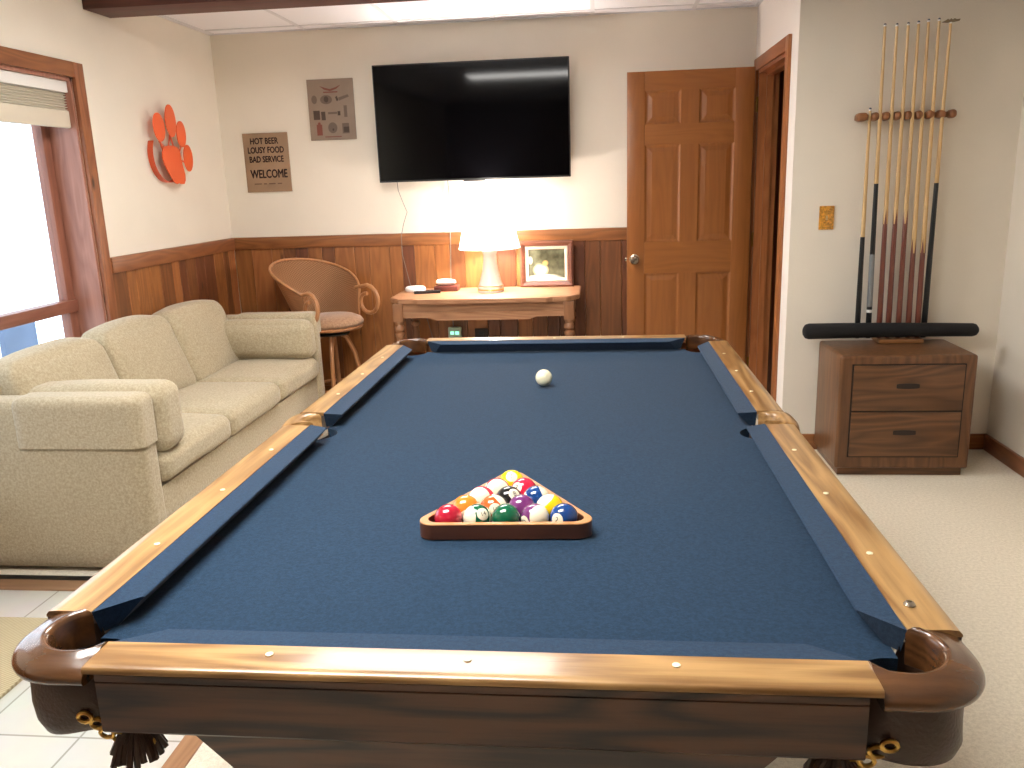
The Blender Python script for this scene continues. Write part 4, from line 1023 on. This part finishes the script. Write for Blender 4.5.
# ---------------------------------------------------------------- cabinet (two drawers)
cb_ = thing('drawer_cabinet', 'low walnut two-drawer cabinet under the cue rack', 'cabinet', (0, 0, 0))
KX0, KX1, KY0, KY1, KZ = 1.322, 1.942, 2.925, 3.335, 0.600
b = nb(); box(b, KX0+0.02, KX1-0.02, KY0+0.025, KY1, 0, 0.05, 0.002); obj('plinth', b, M['walnut'], cb_)
b = nb(); box(b, KX0, KX1, KY0, KY1, 0.04, KZ, 0.016, 3)
ob = obj('body', b, M['walnut_z'], cb_, 40)
FX0, FX1, FZ0, FZ1 = KX0+0.054, KX1-0.052, 0.100, 0.560
b = nb(); box(b, FX0, FX1, KY0-0.004, KY0+0.004, FZ0, FZ1); obj('front_recess', b, mat('recess_dark', rgb(36, 22, 15), 0.6), cb_, 0)
zm = (FZ0+FZ1)/2
for z0, z1 in ((FZ0+0.005, zm-0.004), (zm+0.004, FZ1-0.005)):
    b = nb(); box(b, FX0+0.006, FX1-0.006, KY0-0.010, KY0-0.003, z0, z1, 0.003); d_ = obj('drawer', b, M['walnut'], cb_)
    b = nb(); zc = (z0+z1)/2+0.01
    P = [(1.632+0.052*math.copysign(min(1, abs(math.cos(t))*1.6), math.cos(t)), zc+0.013*math.sin(t)) for t in [2*PI*i/24 for i in range(24)]]
    prism(b, P, 'Y', KY0-0.0125, KY0-0.009, bev=0); obj('finger_pull', b, mat('pull_dark', rgb(34, 20, 14), 0.4), d_)

# ---------------------------------------------------------------- cue rack, cues and case
rk = thing('cue_rack', 'wall cue rack with notched wooden bar and small light wooden foot', 'cue rack', (0, 0, 0))
RZ, RY = 1.700, 3.29
b = nb(); box(b, 1.435, 1.865, 3.315, YC-0.0045, RZ-0.013, RZ+0.013, 0.006); nx = 8
rack_x = [1.487+0.0505*k for k in range(8)]
M['rackwood'] = wood('rack_bar', rgb(150, 98, 56), rgb(112, 68, 38), 'X', rough=0.4, rings=0.2)
obj('notched_bar', b, M['rackwood'], rk)
for k in range(9):
    x = (rack_x[0]-0.028) if k == 0 else ((rack_x[k-1]+rack_x[k])/2 if k < 8 else rack_x[7]+0.026)
    b = nb(); w = 0.034 if k == 0 else 0.018
    puff(b, x-w, x+min(w, 0.019), 3.262, 3.325, RZ-0.020, RZ+0.020, 0.017, cuts=8); obj('notch_finger', b, M['rackwood'], rk, 70)
b = nb(); box(b, 1.585, 1.80, 3.215, 3.345, KZ+0.0005, KZ+0.022, 0.005); tag(obj('rack_foot', b, M['tri_top'], rk), 'pale wooden foot board')
lab = ['short cue with black butt standing leftmost in the rack', 'cue with black and grey butt, second from the left in the rack', 'leftmost of the cues with reddish brown butts', 'second of the reddish brown butted cues from the left', 'middle one of the five reddish brown butted cues',
       'fourth of the reddish brown butted cues, its brown part shorter', 'rightmost of the five cues with reddish brown butts, its brown part shorter']
bot_x = [1.486, 1.540, 1.592, 1.636, 1.685, 1.733, 1.778, 1.808]
tops = [1.742, 2.118, 2.116, 2.118, 2.122, 2.128, 2.130, 2.117]
def cue(i, x0, x1, ztop, zsplit, butt, label, bottom, bands=()):
    p0 = Vector((x0, 3.255, bottom)); p1 = Vector((x1, 3.283, ztop)); d = p1-p0; Lc = d.length
    t = thing('pool_cue', label, 'pool cue', p0, 0, 'pool cues in the wall rack')
    t.rotation_euler = Vector((0, 0, 1)).rotation_difference(d).to_euler()
    fs = (zsplit-bottom)/(ztop-bottom)*Lc
    def R(z): return 0.0142-(0.0142-0.0066)*(z/Lc)
    b = nb(); lathe(b, [(0, 0), (R(0)*0.8, 0), (R(0), 0.006), (R(fs), fs), (0, fs)], n=14); bo = obj('butt', b, butt, t, 40)
    b = nb(); lathe(b, [(0, fs), (R(fs), fs), (R(Lc), Lc-0.03), (R(Lc), Lc-0.015), (0, Lc-0.015)], n=14); obj('shaft', b, M['cue_light'], t, 40)
    b = nb(); lathe(b, [(0, Lc-0.015), (0.0064, Lc-0.015), (0.0064, Lc-0.008), (0, Lc-0.008)], n=12); obj('ferrule', b, M['whiteplastic'], t)
    b = nb(); lathe(b, [(0, Lc-0.008), (0.0062, Lc-0.008), (0.0058, Lc-0.002), (0, Lc)], n=12); obj('tip', b, M['chalkblue'], t)
    for z0, z1, m in bands:
        b = nb(); lathe(b, [(R(z0)+0.0004, z0), (R(z0)+0.0007, z0+0.001), (R(z1)+0.0007, z1-0.001), (R(z1)+0.0004, z1)], n=14); obj('band', b, m, t)
    if butt is M['cue_brown']:      # pointed splices running up into the maple
        b = nb()
        for k in range(4):
            a = PI/4+k*PI/2+i*0.3; r = R(fs)+0.0003; h = 0.075
            P = []
            for da, dz in ((-0.55, -0.001), (0.55, -0.001), (0.0, h)):
                rr = R(fs+dz)+0.0004; P.append(b.verts.new((rr*math.cos(a+da), rr*math.sin(a+da), fs+dz)))
            m1 = b.verts.new(((r+0.0008)*math.cos(a), (r+0.0008)*math.sin(a), fs))
            b.faces.new((P[0], m1, P[2])); b.faces.new((m1, P[1], P[2]))
        obj('splice', b, M['cue_brown'], t, 0)
    return t
grey = mat('wrap_grey', rgb(120, 122, 124), 0.3)
zb = KZ+0.024
for i in range(7):
    x0, x1 = bot_x[i], [1.487, 1.529, 1.583, 1.634, 1.680, 1.724, 1.771][i]
    if i == 0: cue(i, x0, x1, tops[0], 1.13, M['black'], lab[0], zb)
    elif i == 1: cue(i, x0, x1, tops[1], 1.385, M['black'], lab[1], zb, [(0.16, 0.42, grey), (0.13, 0.145, M['whiteplastic'])])
    elif i < 5: cue(i, x0, x1, tops[i], 1.19, M['cue_brown'], lab[i], zb)
    else: cue(i, x0, x1, tops[i], 1.045, M['cue_brown'], lab[i], zb)
br = cue(7, bot_x[7], 1.823, tops[7], 1.38, M['black'], 'bridge stick with black butt and flat head at the right end of the rack', zb)
br.name = 'bridge_stick'; del br['group']; br['category'] = 'bridge stick'
Lb = (Vector((1.823, 3.283, tops[7]))-Vector((bot_x[7], 3.255, zb))).length
b = nb(); P = [(-0.055, -0.012), (-0.03, 0.0), (-0.02, 0.008), (-0.01, 0.002), (0, 0.010), (0.01, 0.002), (0.02, 0.010), (0.032, 0.004), (0.055, 0.006), (0.05, -0.006), (0.02, -0.012), (-0.02, -0.016)]
prism(b, [(x*0.75, z*0.7+Lb) for x, z in P], 'Y', -0.006, 0.004); obj('bridge_head', b, mat('bridge_head', rgb(120, 104, 74), 0.4), br)
# soft cue case lying across
b = nb()
n = 26; pts = []; rs = []
for i in range(n):
    f = 0.5-0.5*math.cos(PI*i/(n-1)); x = 1.205+f*(2.050-1.205); pts.append((x, 3.205, KZ+0.070+0.004*math.sin(f*3)-0.004*f))
    en = min(f, 1-f)*0.87; rr = 0.040-0.008*f
    rs.append(rr*math.sqrt(max(0.0004, 1-(1-min(1, en/0.028))**2)))
tube(b, pts, rs, 18); cs = tag(obj('cue_case', b, M['blackmat'], None, 60), 'long black padded cue case lying on the cabinet in front of the cues', 'cue case')
b = nb(); tube(b, [(x, y-0.0, z+r*0.98) for (x, y, z), r in zip(pts[2:-2], rs[2:-2])], 0.0022, 6); obj('zipper', b, M['black'], cs)

# ---------------------------------------------------------------- ceiling lights over the table
def ceiling_light(x, y, label, m):
    t = thing('ceiling_light', label, 'ceiling light', (x, y, H), 0, 'flat panel ceiling lights')
    b = nb(); frame = [(-0.61, 0.61, -0.305, -0.285), (-0.61, 0.61, 0.285, 0.305), (-0.61, -0.59, -0.285, 0.285), (0.59, 0.61, -0.285, 0.285)]
    for f in frame: box(b, f[0], f[1], f[2], f[3], -0.012, -0.001)
    obj('frame', b, M['whiteplastic'], t, 0)
    b = nb(); box(b, -0.59, 0.59, -0.285, 0.285, -0.008, -0.004); obj('diffuser', b, m, t, 0)
ceiling_light(-0.62, 0.25, 'bright rectangular panel light in the ceiling over the near end of the table', M['panel'])
ceiling_light(-0.62, 2.35, 'dimmer rectangular panel light in the ceiling over the far half of the table', M['panel2'])

# ---------------------------------------------------------------- world daylight
w = bpy.data.worlds.new('World'); bpy.context.scene.world = w; w.use_nodes = True
bg = w.node_tree.nodes['Background']; bg.inputs[0].default_value = (0.78, 0.88, 1.0, 1); bg.inputs[1].default_value = 3.6
pa = bpy.data.lights.new('window_portal', 'AREA'); pa.shape = 'RECTANGLE'; pa.size = WY1-WY0; pa.size_y = WZ1-WZ0; pa.cycles.is_portal = True
pp = bpy.data.objects.new('window_portal', pa); C.objects.link(pp); pp.location = (XL-0.21, (WY0+WY1)/2, (WZ0+WZ1)/2); pp.rotation_euler = (PI/2, 0, -PI/2)

# ---------------------------------------------------------------- camera (calibrated on the table sights)
f_px = 835.664; yaw, pitch, roll = math.radians(6.093), math.radians(-13.582), math.radians(-1.874)
fw = Vector((-math.sin(yaw)*math.cos(pitch), math.cos(yaw)*math.cos(pitch), math.sin(pitch)))
rr = Vector((math.cos(yaw), math.sin(yaw), 0)); uu = rr.cross(fw)
r2 = rr*math.cos(roll)+uu*math.sin(roll); u2 = -rr*math.sin(roll)+uu*math.cos(roll)
cam = bpy.data.cameras.new('camera'); cam.sensor_width = 36; cam.lens = f_px/1024*36; cam.clip_start = 0.02
co = bpy.data.objects.new('camera', cam); C.objects.link(co)
mw = Matrix.Identity(4)
for i in range(3): mw[i][0] = r2[i]; mw[i][1] = u2[i]; mw[i][2] = -fw[i]
mw[0][3], mw[1][3], mw[2][3] = 0.180, -1.078, 1.450
co.matrix_world = mw
sc = bpy.context.scene; sc.camera = co
sc.view_settings.view_transform = 'Standard'; sc.view_settings.look = 'None'; sc.view_settings.gamma = 1; sc.view_settings.use_curve_mapping = False
sc.view_settings.exposure = 0.0
sc.cycles.max_bounces = 10; sc.cycles.diffuse_bounces = 5
